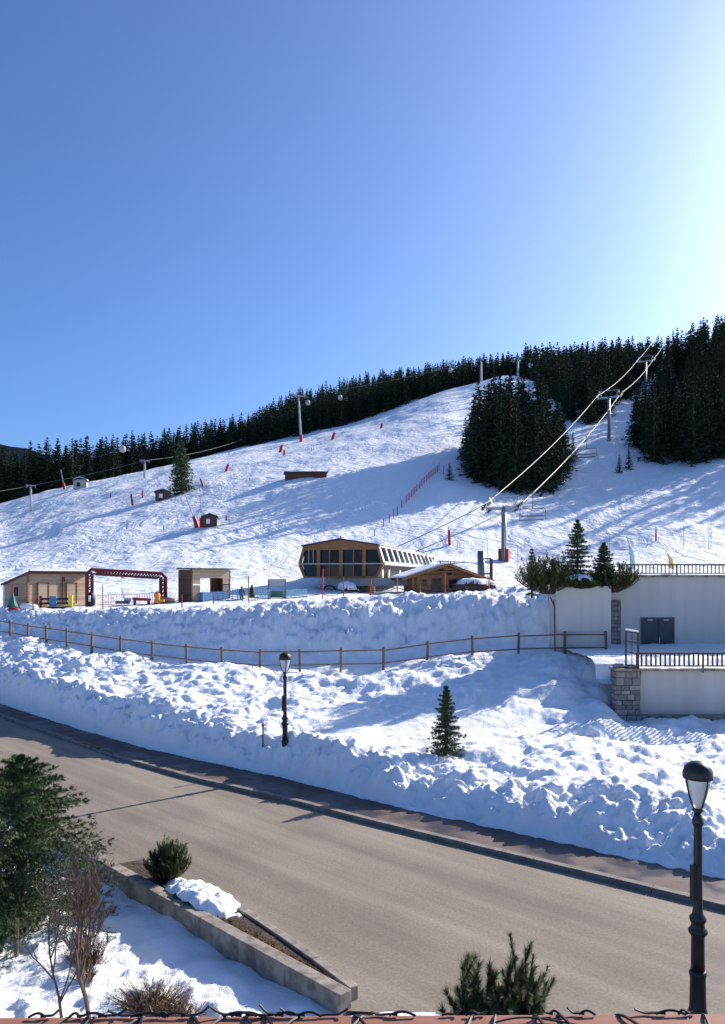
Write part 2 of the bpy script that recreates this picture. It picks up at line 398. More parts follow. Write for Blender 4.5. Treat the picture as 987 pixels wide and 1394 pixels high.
Z += hill*(fbm(X*.018, D*.018, 3, 81)*2.2*sstep(90, 170, D) + fbm(X*.10, D*.06, 4, 83)*.55 + (1-hill*0)*fbm(X*.35, D*.22, 3, 85)*.16)
Z += (1-bank)*(1-hill)*fbm(X*.7, D*.7, 4, 87)*.12
# built-over ground: terrace and block stand in it
def cut(x0, x1, y0, y1, zmax):
    m = (X > x0) & (X < x1) & (D > y0) & (D < y1); Z[m] = np.minimum(Z[m], zmax)
cut(12.5, 60, 35.25, 43.6, 2.5); cut(11.0, 60, 41.9, 47.0, 6.2)
Z = np.maximum(Z, .135); Z[:, 0] = .10
def ground(x, y):
    px = CX+F*x/y; i = np.clip(np.searchsorted(PXC, px)-1, 0, NCOL-2); u = np.clip((px-PXC[i])/(PXC[i+1]-PXC[i]), 0, 1)
    a = np.interp(y, D[i], Z[i]); b = np.interp(y, D[i+1], Z[i+1]); return float(a*(1-u)+b*u)
def G(px, d, dz=0): x = XofP(px, d); return Vector((x, d, ground(x, d)+dz))
def grid_faces(nc, nr, r0, r1):
    i, j = np.meshgrid(np.arange(nc-1), np.arange(r0, r1-1), indexing='ij'); a = (i*nr+j).ravel()
    return np.stack([a, a+nr, a+nr+1, a+1], 1)
# two sheets of one terrain, meeting beyond the plateau's lip
V = np.stack([X, D, Z], 2)
far_cell = (D[:-1, :-1] > 62+3*fbm(X[:-1, :-1]*.1, D[:-1, :-1]*.1, 2, 14)).ravel()
def sheet(name, m, mask):
    f = grid_faces(NCOL, NR, 0, NR)[mask]; u, inv = np.unique(f, return_inverse=True)
    o = obj(name, mesh_np(name, V.reshape(-1, 3)[u], inv.reshape(-1, 4)), m, smooth=True); return tag(o, kind='structure')
sheet('snow_bank', M['snow'], ~far_cell); sheet('ski_slope', M['slope_snow'], far_cell)
def DS(px, y, lo=72, hi=360):
    """distance at which the ground along column px shows at picture height y"""
    for d in np.arange(lo, hi, .5):
        if HY-(ground(XofP(px, d), d)-CAM_Z)*F/d <= y: return float(d)
    return float(hi)

# large ground sheet, road, pavements
g = MB().add([(-6000, -3000, -1.6), (6000, -3000, -1.6), (6000, 9000, -1.6), (-6000, 9000, -1.6)], [(0, 1, 2, 3)]).build('ground', M['snow']); tag(g, kind='structure')
NEAR = [(-60, 72.5), (-20, 32.6), (-6.3, 19.2), (-.3, 13.0), (2, 12.75), (10, 11.4), (30, -8)]
rd = KERB+NEAR[::-1]
o = MB().add([(x, y, 0) for x, y in rd], [tuple(range(len(rd)-1, -1, -1))]).build('road', M['asphalt']); tag(o, kind='structure')
for p in o.data.polygons:
    if p.normal.z < 0: o.data.flip_normals(); break
# far pavement: brick sheet behind kerb stones, tucked under the snow's foot
def offs(line, t):
    out = []
    for i, (x, y) in enumerate(line):
        a = line[max(i-1, 0)]; b = line[min(i+1, len(line)-1)]; d = Vector((b[0]-a[0], b[1]-a[1])).normalized()
        out.append((x-d.y*t, y+d.x*t))
    return out
def poly_len(line):
    s = [0]
    for a, b in zip(line, line[1:]): s.append(s[-1]+math.dist(a, b))
    return s
def at_len(line, s, t):
    for i in range(len(s)-1):
        if t <= s[i+1] or i == len(s)-2:
            k = (t-s[i])/(s[i+1]-s[i]); a, b = line[i], line[i+1]
            return (a[0]+(b[0]-a[0])*k, a[1]+(b[1]-a[1])*k)
k1 = offs(KERB, .2); k2 = offs(EDGE, .8)
pv = thing('pavement', None, None); pv['kind'] = 'structure'
nP = 60; s1 = poly_len(k1); s2 = poly_len(k2); mb = MB()
for i in range(nP):
    q = [at_len(k1, s1, s1[-1]*i/nP), at_len(k1, s1, s1[-1]*(i+1)/nP), at_len(k2, s2, s2[-1]*(i+1)/nP), at_len(k2, s2, s2[-1]*i/nP)]
    mb.add([(x, y, .105) for x, y in q], [(0, 1, 2, 3)])
mb.build('paving', M['pavers'], pv)
sk = poly_len(KERB); t = 0; i = 0
while t < sk[-1]-1.02:
    a = at_len(KERB, sk, t); b = at_len(KERB, sk, t+.985); mid = ((a[0]+b[0])/2, (a[1]+b[1])/2)
    if mid[1] < 70 and mid[1] > 4:
        ang = math.atan2(b[1]-a[1], b[0]-a[0]); drop = .085*(1-min(1, abs(mid[0]+11.5)/3.)) if abs(mid[0]+11.5) < 3 else 0
        MB().box((mid[0]-math.sin(ang)*.10, mid[1]+math.cos(ang)*.10, .055-drop+random.uniform(-.004, .004)), (.985, .21, .15), ang).build('kerb_stone', M['kerb'], pv, bevel=.012)
    t += 1.0
# white lane dash far down the road
MB().add([(x, y, .005) for x, y in [(-18.3, 34.9), (-20.4, 37.0), (-20.3, 37.12), (-18.2, 35.02)]], [(0, 1, 2, 3)]).build('lane_marking', M['white']); bpy.data.objects['lane_marking']['kind'] = 'structure'
# near pavement under the lamp
npv = [(-.1, 12.7), (2, 12.45), (10, 11.1), (30, -8.3), (30, -12), (-.1, 3)]
o = MB().slab(npv, -.2, .11).build('near_pavement', M['pavers']); tag(o, kind='structure')

# garden snow in front of the planter wall
gx = np.arange(-22, 2.2, .085); gy = np.arange(3.0, 34, .085); GX, GY = np.meshgrid(gx, gy, indexing='ij')
wall_y = np.interp(GX, [-60, -20, -6.3, -.3, 2.2], [72.5, 32.6, 19.2, 12.95, 12.6]); bel = wall_y-GY
GZ = -.10+.12*sstep(-2.6, .6, GX)*sstep(3, 0, bel) + fbm(GX*.5, GY*.5, 3, 5)*.22 + fbm(GX*1.7, GY*1.7, 3, 6)*.07 - .13*sstep(.25, .75, cells(GX*2.3, GY*2.3, 8))*sstep(-.5, -2.5, GX+.0*GY)*sstep(1.2, 2.5, bel)
GZ += .12*sstep(-4, -9, GX)*sstep(.5, 3, bel)
ok = (bel[:-1, :-1] > -.04) & (bel[1:, 1:] > -.04)
ff = grid_faces(len(gx), len(gy), 0, len(gy)); ff = ff[ok.ravel()]
o = obj('garden_snow', mesh_np('garden_snow', np.stack([GX, GY, GZ], 2).reshape(-1, 3), ff), M['snow'], smooth=True); tag(o, kind='structure')
def gground(x, y): return float(GZ[np.argmin(abs(gx-x)), np.argmin(abs(gy-y))])

# ------------------------------------------------------------------ conifers
def unit(a): return a/np.maximum(np.linalg.norm(a, axis=-1, keepdims=True), 1e-9)
def needles(P0, P1, n, ln, wd, fwd=.6, seed=0, jitter=.3):
    """n flat needles along each segment P0-P1 -> triangle soup"""
    ln = np.asarray(ln, float).reshape(-1, 1, 1) if np.ndim(ln) else ln
    r = np.random.default_rng(seed); s = len(P0); ax = unit(P1-P0)[:, None, :]
    t = r.random((s, n, 1)); b = P0[:, None]+(P1-P0)[:, None]*t
    rnd = unit(r.normal(size=(s, n, 3))); rad = unit(rnd-ax*(rnd*ax).sum(-1, keepdims=True))
    d = unit(ax*fwd+rad); L = ln*(1-jitter+2*jitter*r.random((s, n, 1)))
    side = unit(np.cross(d, rnd)+1e-6)*wd/2
    tri = np.stack([b-side, b+side, b+d*L], 2).reshape(-1, 3)
    return tri
def soup(name, tri): return mesh_np(name, tri, np.arange(len(tri)).reshape(-1, 3))
def spruce_segments(h, r, tiers, per, seed, z0=.06, droop=.18, shape=.85, twigs=0, tw=.4):
    q = np.random.default_rng(seed); A = []; B = []
    for i in range(tiers):
        f = i/(tiers-1); z = h*(z0+(.985-z0)*f**.92)
        L0 = r*(1-f)**shape+.035*h*.5
        for k in range(max(3, int(per*(1-.45*f)))):
            a = 2*math.pi*(k/ max(3, int(per*(1-.45*f))))+q.uniform(-.45, .45)+i*2.4; L = L0*q.uniform(.55, 1.12)
            dr = np.array([math.cos(a), math.sin(a), 0]); p = np.array([0, 0, z+q.uniform(-.02, .02)*h]); sag = droop*(1-f)-.35*f
            pts = [p, p+dr*L*.5+np.array([0, 0, -sag*L*.55]), p+dr*L+np.array([0, 0, -sag*L*.75])]
            A += pts[:2]; B += pts[1:]
            for t in range(twigs):
                u = (t+.7)/(twigs+.6); j = 0 if u < .5 else 1; c = pts[j]+(pts[j+1]-pts[j])*((u-.5*j)*2)
                for sgn in (-1, 1):
                    an = a+sgn*q.uniform(.7, 1.15); l2 = L*tw*(1.12-u)*q.uniform(.7, 1.15)
                    e = c+np.array([math.cos(an), math.sin(an), q.uniform(-.35, .1)])*l2; A.append(c); B.append(e)
    A.append(np.array([0, 0, h*.8])); B.append(np.array([0, 0, h]))
    return np.array(A), np.array(B)
def trunk_mb(h, r, n=7): return MB().path([(0, 0, -.25*min(1, h*.2)), (0, 0, h*.35), (0, 0, h*.75), (0, 0, h*.97)], [r, r*.75, r*.35, r*.06], n)
# far forest: shared meshes about 1 m tall, scaled per tree
FAR = []; LOW = []
for k in range(6):
    A, B = spruce_segments(1, [.20, .17, .22, .18, .235, .16][k], [22, 19, 24, 21, 18, 23][k], 10, 100+k, z0=.03, droop=.55, shape=.95)
    lz = .007+.057*(1-A[:, 2])
    FAR.append(soup('spruce_crown', np.vstack([needles(A, B, 5, lz, .016, .8, 200+k), needles(A, B, 3, lz*.8, .024, 1.2, 260+k)])))
    FAR[-1].materials.append(M['needles_far'])
    A, B = spruce_segments(1, [.20, .17, .22, .18, .23, .165][k], 15, 8, 300+k, z0=.05, droop=.5, shape=.95)
    LOW.append(needles(A, B, 3, (.008+.09*(1-A[:, 2])), .035, .7, 400+k))
tm = trunk_mb(1, .014, 5); TR = tm.build('trunk', M['bark']); TRm = TR.data; bpy.data.objects.remove(TR)
def far_tree(x, y, z, h, k, label, group, fat=1., name='spruce_tree'):
    t = thing(name, label, 'tree', (x, y, z-.3), random.uniform(0, 6.28), group); t.scale = (h*fat, h*fat, h)
    obj('trunk', TRm, None, t); obj('crown', FAR[k % 6], None, t); return t
def scatter(n, pr, dr, mind, seed, ok=None):
    q = random.Random(seed); pts = []; tries = 0
    while len(pts) < n and tries < n*60:
        tries += 1; px = q.uniform(*pr); d = math.sqrt(q.uniform(dr[0]**2, dr[1]**2))
        if ok and not ok(px, d): continue
        x = XofP(px, d)
        if any((x-a)**2+(d-b)**2 < mind**2 for a, b in pts): continue
        pts.append((x, d))
    return pts
# clump beside the lift line
def ok_clump(px, d):
    e = abs(px-700)/68.
    return e < 1 and d < 190-18*e and d > 148+13*e*e
q = random.Random(3)
cl = scatter(60, (630, 770), (148, 190), 2.7, 5, ok_clump)
for i, (x, y) in enumerate(cl):
    px = CX+F*x/y; hmax = np.interp(px, [630, 650, 668, 690, 720, 737, 755, 770], [9, 16, 18.5, 19, 16.5, 19, 16, 11])
    far_tree(x, y, ground(x, y), hmax*q.uniform(.82, 1.06), i, 'dark spruce in the dense stand beside the chairlift line', 'spruces in the stand beside the chairlift', 1.12)
for px, d, h, lab in ((612, 150, 3.6, 'small dark spruce just left of the dense stand by the lift'), (843, 163, 4.2, 'little spruce standing alone below the lift corridor'), (856, 166, 5.0, 'small spruce beside the little one at the edge of the right forest'), (780, 172, 7, 'slim young spruce on the far edge of the stand under the cable')):
    p = G(px, d); far_tree(p.x, p.y, p.z, h, 4, lab, None, 1.5 if px == 612 else 1.1)
p = G(247, DS(247, 671)); near_lone = (p.x, p.y, p.z-.3)
# forest on the right of the corridor, the ridge behind and the wood along the left edge of the piste
cor = lambda d: np.interp(d, [110, 190, 230, 270, 330, 450], [687, 829, 857, 880, 900, 918])
corw = lambda d: np.interp(d, [150, 190, 270, 350], [40, 33, 16, 8])
def ok_right(px, d): return px > cor(d)+corw(d) and d > np.interp(px, [860, 900, 987, 1400], [171, 165, 163, 150])
def ok_mid(px, d): return px < cor(d)-corw(d)-2 and d > np.interp(px, [715, 740, 775, 800, 830], [345, 270, 222, 214, 225])
dsl = lambda px: np.interp(px, [-240, 0, 100, 250, 400, 500, 600, 690, 740, 770], [235, 245, 252, 288, 314, 320, 328, 345, 352, 352])
def ok_left(px, d): return d > dsl(px)
ri = scatter(520, (855, 1330), (150, 400), 4.0, 21, ok_right); ri.sort(key=lambda p: p[1])
mi = scatter(240, (712, 925), (214, 440), 4.4, 22, ok_mid); mi.sort(key=lambda p: p[1])
le = scatter(620, (-140, 800), (235, 420), 3.3, 23, lambda px, d: dsl(px) < d < dsl(px)+22)+scatter(900, (-140, 800), (250, 500), 4.4, 24, lambda px, d: d > dsl(px)+22); le.sort(key=lambda p: p[1]-dsl(CX+F*p[0]/p[1]))
rest = []
def plant(pts, nind, hs, label, group, seed):
    q = random.Random(seed); c = 0
    for i, (x, y) in enumerate(pts):
        px = CX+F*x/y; h = hs(px, y)*q.uniform(.78, 1.12); z = ground(x, y)
        if c < nind and -40 < px < 1030: far_tree(x, y, z, h, i, label, group, q.uniform(1.05, 1.4)); c += 1
        else: rest.append((x, y, z-.3, h, q.uniform(0, 6.28), i % 6))
plant(ri, 95, lambda px, d: np.interp(px, [860, 900, 990], [14, 17, 19]), 'tall dark spruce in the forest right of the lift corridor', 'forest right of the lift corridor', 31)
plant(mi, 45, lambda px, d: 15.5, 'dark spruce in the wood behind the stand, left of the lift corridor', 'wood left of the lift corridor', 32)
plant(le, 105, lambda px, d: np.interp(px, [-100, 100, 250, 400, 700], [18, 16, 13.5, 13.5, 12.5]), 'dark spruce at the edge of the wood along the top of the piste', 'wood edge above the piste', 33)
vv = []
for x, y, z, h, a, k in rest:
    t = LOW[k]*np.array([h*1.3, h*1.3, h]); c, s = math.cos(a), math.sin(a)
    vv.append(np.stack([t[:, 0]*c-t[:, 1]*s+x, t[:, 0]*s+t[:, 1]*c+y, t[:, 2]+z], 1))
o = obj('spruce_forest', soup('spruce_forest', np.vstack(vv)), M['needles_far']); tag(o, 'mass of dark spruce forest covering the ridge behind the piste', 'forest', kind='stuff')
# distant wooded hill far left
hx = np.linspace(-900, 60, 60); hv = []; hf = []
for i, x in enumerate(hx):
    zt = 7.25+np.interp(x, [-900, -680, -560, -420, 60], [250, 262, 215, 130, 60])+6*math.sin(x*.05)
    hv += [(x, 1250, -2), (x, 1400, zt), (x, 1700, -2)]
for i in range(59): hf += [(i*3, i*3+3, i*3+4, i*3+1), (i*3+1, i*3+4, i*3+5, i*3+2)]
mat('far_forest', (.022, .032, .035), .9, bump=(.12, 1, 6), var=(.05, (.035, .045, .045)))
o = MB().add(hv, hf).build('hill', M['far_forest']); tag(o, kind='structure')

# nearer conifers
def near_spruce(name, label, loc, h, r, tiers, per, twigs, n, ln, wd, seed, tw=.4, z0=.06, droop=.18, snow=0, group=None, shape=.85):
    t = thing(name, label, 'tree', loc, 0, group)
    trunk_mb(h, .022*h+.015).build('trunk', M['bark'], t, True)
    A, B = spruce_segments(h, r, tiers, per, seed, z0=z0, twigs=twigs, tw=tw, droop=droop, shape=shape)
    obj('crown', soup('crown', needles(A, B, n, ln, wd, .75, seed+1)), M['needles'], t)
    q = random.Random(seed)
    for k in range(snow):
        i = q.randrange(len(A)//3); c = (A[i]+B[i])/2; snow_pad(c, q.uniform(.10, .17), t, seed+k, .7)
    return t
def snow_pad(c, r, parent, seed, flat=.45):
    n = 14; u = np.linspace(-1.15, 1.15, n); U_, V_ = np.meshgrid(u, u, indexing='ij'); q = np.random.default_rng(seed); ex = q.uniform(1.05, 1.5)
    R_ = np.sqrt(U_**2+V_**2)/(1+.35*fbm(U_*1.3+seed, V_*1.3, 2, seed)); z = flat*np.sqrt(np.clip(1-R_**2, 0, 1))*(1+.5*fbm(U_*1.6, V_*1.6+seed, 3, seed+3))-.35*flat*np.clip(R_-.9, 0, 1)
    v = np.stack([c[0]+U_*r*ex, c[1]+V_*r, c[2]+z*r], 2); ok_ = (R_[:-1, :-1] < 1.12).ravel()
    return obj('snow_cap', mesh_np('snow_cap', v.reshape(-1, 3), grid_faces(n, n, 0, n)[ok_]), M['cap_snow'], parent, True)
def pine_shrub(name, label, loc, h, r, stems, n, ln, wd, seed, spread=.8, sub=4, group=None):
    t = thing(name, label, 'shrub', loc, 0, group); q = np.random.default_rng(seed); A = []; B = []; st = MB()
    for k in range(stems):
        a = q.uniform(0, 6.283); f = math.sqrt((k+.5)/stems); top = np.array([math.cos(a)*r*f, math.sin(a)*r*f, h*(1-spread*f*f)*q.uniform(.75, 1.05)])
        p0 = np.array([0, 0, .0])+top*np.array([.15, .15, 0]); p1 = top*np.array([.75, .75, .55]); p2 = top
        st.path([p0, p1, p2], [.02, .014, .006], 4, False); A += [p0+(p1-p0)*.4, p1]; B += [p1, p2]
        for s in range(sub):
            u = q.uniform(.2, .95); c = p1+(p2-p1)*u if s % 2 else p0+(p1-p0)*(.4+.6*u)
            b = q.uniform(0, 6.283); e = c+np.array([math.cos(b)*.35, math.sin(b)*.3, .75])*h*q.uniform(.2, .42); A.append(c); B.append(e)
    st.build('stem', M['bark'], t)
    obj('foliage', soup('foliage', needles(np.array(A), np.array(B), n, ln, wd, .9, seed+1)), M['needles_pine'], t); return t
near_spruce('spruce_tree', 'lone spruce on the open piste beside a small hut', near_lone, 11.2, 3.3, 22, 14, 3, 8, .42, .11, 571, tw=.4, z0=.03, shape=.75, droop=.3)
# big spruce on the left of the garden
p = (XofP(28, 16.6), 16.6)
near_spruce('spruce_tree', 'bushy green spruce with snow patches standing in the snowy garden', (p[0], p[1], gground(*p)-.1), 3.65, 2.45, 21, 18, 7, 30, .075, .015, 501, tw=.40, z0=.03, droop=.05, snow=5, shape=.6)
p = (XofP(-45, 15.6), 15.6)
near_spruce('spruce_tree', 'low wide spruce at the garden edge beside the bushy one', (p[0], p[1], gground(*p)-.1), 2.6, 1.6, 15, 15, 6, 28, .075, .015, 507, tw=.42, z0=.03, droop=.05, snow=2)
# sapling on the bank
p = G(607, 27.6, -.15)
near_spruce('spruce_sapling', 'young dark spruce planted in the roadside snow bank', tuple(p), 2.55, .92, 16, 12, 4, 22, .075, .016, 521, tw=.36, z0=.04, shape=.9)
# mountain pine in the planter
bx, by = XofP(229, 18.2), 18.2
pine_shrub('mountain_pine', 'round green mountain pine growing behind the planter snow heap', (bx, by, .15), .85, .56, 80, 55, .085, .011, 531, .5, 6)
pine_shrub('mountain_pine', 'bushy yellow green pine top just beyond the balcony rail', (XofP(650, 11.6), 11.6, .05), 1.5, .55, 24, 190, .13, .013, 541, .55, 3)
A_ = (XofP(715, 11.7), 11.7)
pine_shrub('mountain_pine', 'slender dark pine top beside the bushy one at the rail', (A_[0], A_[1], .05), 1.6, .55, 18, 190, .11, .013, 545, .75, 4)

# ------------------------------------------------------------------ bare shrubs
def bare_tree(name, label, loc, h, seed, r0=.03, depth=5, lean=0):
    q = random.Random(seed); t = thing(name, label, 'shrub', loc); mb = MB(); st = MB()
    def grow(p, d, L, r, lv, m):
        pts = [p]; n = 4
        for i in range(n):
            d = (d+Vector((q.uniform(-.16, .16), q.uniform(-.16, .16), .07))).normalized(); pts.append(pts[-1]+d*L/n)
        m.path(pts, [r*(1-.55*i/n) for i in range(n+1)], 5 if lv < 2 else 3, False)
        if lv >= depth: return
        for k in range(q.choice((2, 3, 3, 4)) if lv else 6):
            u = q.uniform(.25, 1.0) if lv else q.uniform(.3, 1); i = min(n-1, int(u*n)); a = q.uniform(0, 6.283); ax = Vector((math.cos(a), math.sin(a), q.uniform(.25, 1.1))).normalized()
            grow(pts[i]+(pts[i+1]-pts[i])*(u*n-i), (d*.75+ax*.65).normalized(), L*q.uniform(.5, .72), max(r*.5, .0035), lv+1, mb)
    grow(Vector((0, 0, -.1)), Vector((lean, 0, 1)).normalized(), h*.5, r0, 0, st)
    st.build('stem', M['twig'], t); mb.build('twigs', M['twig'], t); return t
p = (XofP(124, 12.6), 12.6); bare_tree('bare_shrub', 'leafless shrub with fine spreading twigs in the garden snow', (p[0], p[1], gground(*p)), 3.5, 4, .048, 6, .05)
p = (XofP(86, 12.5), 12.5); bare_tree('bare_shrub', 'thin leafless sapling close beside the spreading bare shrub', (p[0], p[1], gground(*p)), 2.9, 9, .032, 4, -.04)
def dry_shrub(label, loc, n, r, h, seed, m='dry'):
    q = np.random.default_rng(seed); t = thing('dry_shrub', label, 'shrub', loc); A = []; B = []
    for k in range(n):
        a = q.uniform(0, 6.283); f = q.uniform(.2, 1); A.append(np.array([math.cos(a)*r*f*.5, math.sin(a)*r*f*.35, 0])); B.append(np.array([math.cos(a)*r*f*1.15, math.sin(a)*r*f*.7, h*q.uniform(.4, 1)*(1.1-.5*f)]))
    A = np.array(A); B = np.array(B); st = MB()
    for a, b in zip(A, B): st.path([a, (a+b)/2+q.normal(size=3)*.03, b], [.007, .005, .003], 3, False)
    st.build('stem', M['twig'], t); obj('foliage', soup('foliage', needles(A, B, 26, .07, .008, .9, seed)), M[m], t)
for px, d, n, r, h, sd_, lab in ((208, 13.5, 190, .75, .5, 61, 'brown withered shrub lying flat in the garden snow'), (240, 13.0, 110, .5, .45, 62, 'sparse reddish dry bush next to the withered shrub'), (122, 15.0, 130, .5, .85, 63, 'tall brown dry shrub between spruce and planter wall'), (118, 14.2, 40, .3, .4, 65, 'small brown tuft of dry stems behind the bare shrub')):
    x = XofP(px, d); dry_shrub(lab, (x, d, gground(x, d)-.02), n, r, h, sd_)
x = XofP(22, 15.2); o = MB().tube((0, 0, -.3), (.02, 0, .75), .045, .04, 8).build('garden_stake', M['wood_post']); o.location = (x, 15.2, gground(x, 15.2)); tag(o, 'short wooden stake in the snow at the foot of the spruce', 'stake')

# ------------------------------------------------------------------ planter wall beside the road
pl = thing('roadside_planter', 'long low concrete planter wall with soil strip along the road', 'planter', (-.3, 13.0, 0))
def strip(line, wd, z0, z1, name, m, n, parent, off):
    s = poly_len(line); tot = s[-1]
    for i in range(n):
        a = at_len(line, s, tot*i/n+.004); b = at_len(line, s, tot*(i+1)/n-.004); j = random.uniform(-.006, .006)
        MB().beam((a[0], a[1], (z0+z1)/2+j), (b[0], b[1], (z0+z1)/2+j), wd, z1-z0).build(name, M[m], parent, bevel=.018, off=off)
LW = [(-.28, 12.98), (-3.2, 15.9), (-6.4, 19.15), (-9.5, 22.2)]
strip(LW, .28, -.5, .31, 'wall_block', 'concrete', 9, pl, pl.location)
RW = [(-.14, 13.3), (-1.25, 14.85), (-3.2, 17.3)]
strip(RW, .18, -.1, .24, 'edge_block', 'concrete', 4, pl, pl.location)
sp = [(-.32, 13.2), (-3.3, 16.0), (-6.3, 19.1), (-5.7, 19.4), (-3.3, 17.3), (-1.3, 14.85)]
MB().slab(sp[::-1] if False else sp, -.1, .2).build('soil', M['soil'], pl, off=pl.location)
# dry litter on the soil
q = np.random.default_rng(5); A = []
for k in range(420):
    u = q.random()**.8; v = q.uniform(.2, .8); a = np.array([-.5-2.9*u, 13.45+2.75*u, .2]); b = np.array([-.4-3.0*u, 13.5+3.4*u, .2]); A.append(a+(b-a)*v)
A = np.array(A); B = A+q.normal(size=A.shape)*np.array([.05, .05, .02])+np.array([0, 0, .03])
o = obj('litter', soup('litter', needles(A-np.array(pl.location), B-np.array(pl.location), 6, .06, .01, .8, 3)), M['dry'], pl); o['kind'] = 'stuff'
mbp = MB().slab([(-6.3, 19.35), (-4.9, 18.05), (-4.3, 18.6), (-5.7, 20.0)], .0, .03); o = mbp.build('brick_apron', M['pavers']); tag(o, kind='structure')
# snow heap lying in the planter
n1, n2 = 60, 36; u = np.linspace(-1, 1, n1); v = np.linspace(-1, 1, n2); U, Vv = np.meshgrid(u, v, indexing='ij')
rr = np.sqrt(U**2+Vv**2); ux = np.array([-.70, .714]); vx = np.array([.714, .70])
hx_ = -3.62+U*1.35*ux[0]+Vv*.62*vx[0]; hy_ = 16.98+U*1.35*ux[1]+Vv*.62*vx[1]
edge = 1+.25*fbm(U*2, Vv*2, 2, 7)
hz_ = .14+.30*np.clip(1-(rr/edge)**2.6, -2, 1)+fbm(hx_*3, hy_*3, 4, 15)*.10+cells(hx_*5, hy_*5, 4)*.06
ok = (rr[:-1, :-1] < 1.3*edge[:-1, :-1]) & ((hy_-np.interp(hx_, [-20, -6.3, -.3, 2], [32.6, 19.2, 12.95, 12.6]))[:-1, :-1] > -.02)
ff = grid_faces(n1, n2, 0, n2)[ok.ravel()]
o = obj('snow_heap', mesh_np('snow_heap', np.stack([hx_, hy_, hz_], 2).reshape(-1, 3), ff), M['snow'], smooth=True); tag(o, 'melting heap of snow lying on the planter beside the road', 'snow heap')

# ------------------------------------------------------------------ street lamps
def lamp(label, loc):
    t = thing('street_lamp', label, 'lamp', loc, .3, 'ornate street lamps along the road')
    MB().lathe([(.20, -.3), (.20, .05), (.185, .07), (.17, .30), (.155, .34), (.165, .37), (.15, .42), (.125, .5), (.115, .95), (.125, 1.0), (.135, 1.03), (.11, 1.08)], 18).build('base', M['metal_dark'], t, True)
    MB().lathe([(.105, 1.08), (.10, 1.3), (.098, 1.58), (.105, 1.62), (.14, 1.66), (.145, 1.70), (.11, 1.74), (.095, 1.8), (.125, 1.86), (.125, 1.9), (.085, 1.95), (.07, 2.05), (.066, 2.6), (.062, 3.3), (.066, 3.32), (.085, 3.36), (.085, 3.42), (.06, 3.47), (.05, 3.52)], 16).build('post', M['metal_dark'], t, True)
    MB().box((-.09, 0, 2.45), (.05, .09, .55)).build('conduit_box', M['metal_dark'], t)
    MB().lathe([(.05, 3.52), (.085, 3.56), (.075, 3.6)], 16).build('lantern_cup', M['metal_dark'], t, True)
    MB().lathe([(.055, 3.6), (.095, 3.68), (.145, 3.83), (.18, 3.98), (.195, 4.08), (.19, 4.10)], 20).build('lantern_glass', M['lamp_glass'], t, True)
    MB().lathe([(.222, 4.06), (.226, 4.10), (.220, 4.17), (.195, 4.235), (.15, 4.285), (.085, 4.32), (.01, 4.335)], 20).build('lantern_cap', M['metal_dark'], t, True)
    for k in range(4):
        a = k*math.pi/2; c, s = math.cos(a), math.sin(a)
        MB().path([(c*r, s*r, z) for r, z in ((.07, 3.58), (.115, 3.68), (.168, 3.83), (.203, 3.98), (.217, 4.10))], .013, 6).build('lantern_rib', M['metal_dark'], t)
    return t
lamp('black ornate lamp post with glass lantern on the pavement nearest the balcony', (XofP(950, 12.0), 12.0, .11))
lamp('black ornate lamp post rising out of the ploughed snow bank across the road', (XofP(388, 28.6), 28.6, .25))
p = G(358, 29.3); t = thing('marker_post', 'thin dark marker post with red tip stuck in the snow bank by the lamp', 'post', tuple(p))
MB().tube((0, 0, -.3), (0, 0, .75), .03, .03, 8).build('post', M['iron_brown'], t); MB().box((0, 0, .80), (.12, .05, .05)).build('cross_piece', M['red'], t); MB().tube((0, 0, .75), (0, 0, .9), .035, .03, 8).build('tip', M['red'], t)

# ------------------------------------------------------------------ fence on the bank
fp = [i for i in range(1, len(FP)-1)]
P0 = G(FP[1], FDd[1]); fn = thing('post_and_rail_fence', 'long brown post and rail fence half sunk in the snow bank', 'fence', tuple(P0))
pts = []
for k in [0]+fp:
    px = FP[k] if k else -14; d = FDd[k] if k else 57.2; p = G(px, d); zz = float(np.interp(px, FP, FZ))+.1; p.z = zz; pts.append(p)
for p in pts: MB().box((p.x, p.y, p.z+.32), (.13, .13, 1.56), random.uniform(-.1, .1), random.uniform(-.02, .02), random.uniform(-.03, .03)).build('post', M['wood_post'], fn, bevel=.015, off=P0)
for a, b in zip(pts, pts[1:]):
    for dz in (.93, .22):
        MB().tube((a.x, a.y-.08, a.z+dz+random.uniform(-.02, .02)), (b.x, b.y-.08, b.z+dz+random.uniform(-.02, .02)), .042, .038, 7).build('rail', M['wood_post'], fn, off=P0)

# ------------------------------------------------------------------ terrace building on the right
Xl = XofP(836, 35); b0 = Vector((Xl, 35, .6))
bd = thing('terrace_building', 'pale rendered building with stone pillars and railed snowy terrace above the bank', 'building', tuple(b0))
off = b0
MB().box((Xl+1.15+14, 35+4.1, 1.63), (28, 8.0, 3.06)).build('terrace_wall', M['plaster'], bd, off=off)
MB().box((Xl+1.0+14, 34.93, 1.0), (28.5, .3, .30)).build('wall_base', M['concrete'], bd, off=off)
MB().box((Xl+1.15+14, 35.0, 3.2), (28.1, .5, .09)).build('terrace_edge', M['concrete'], bd, off=off)
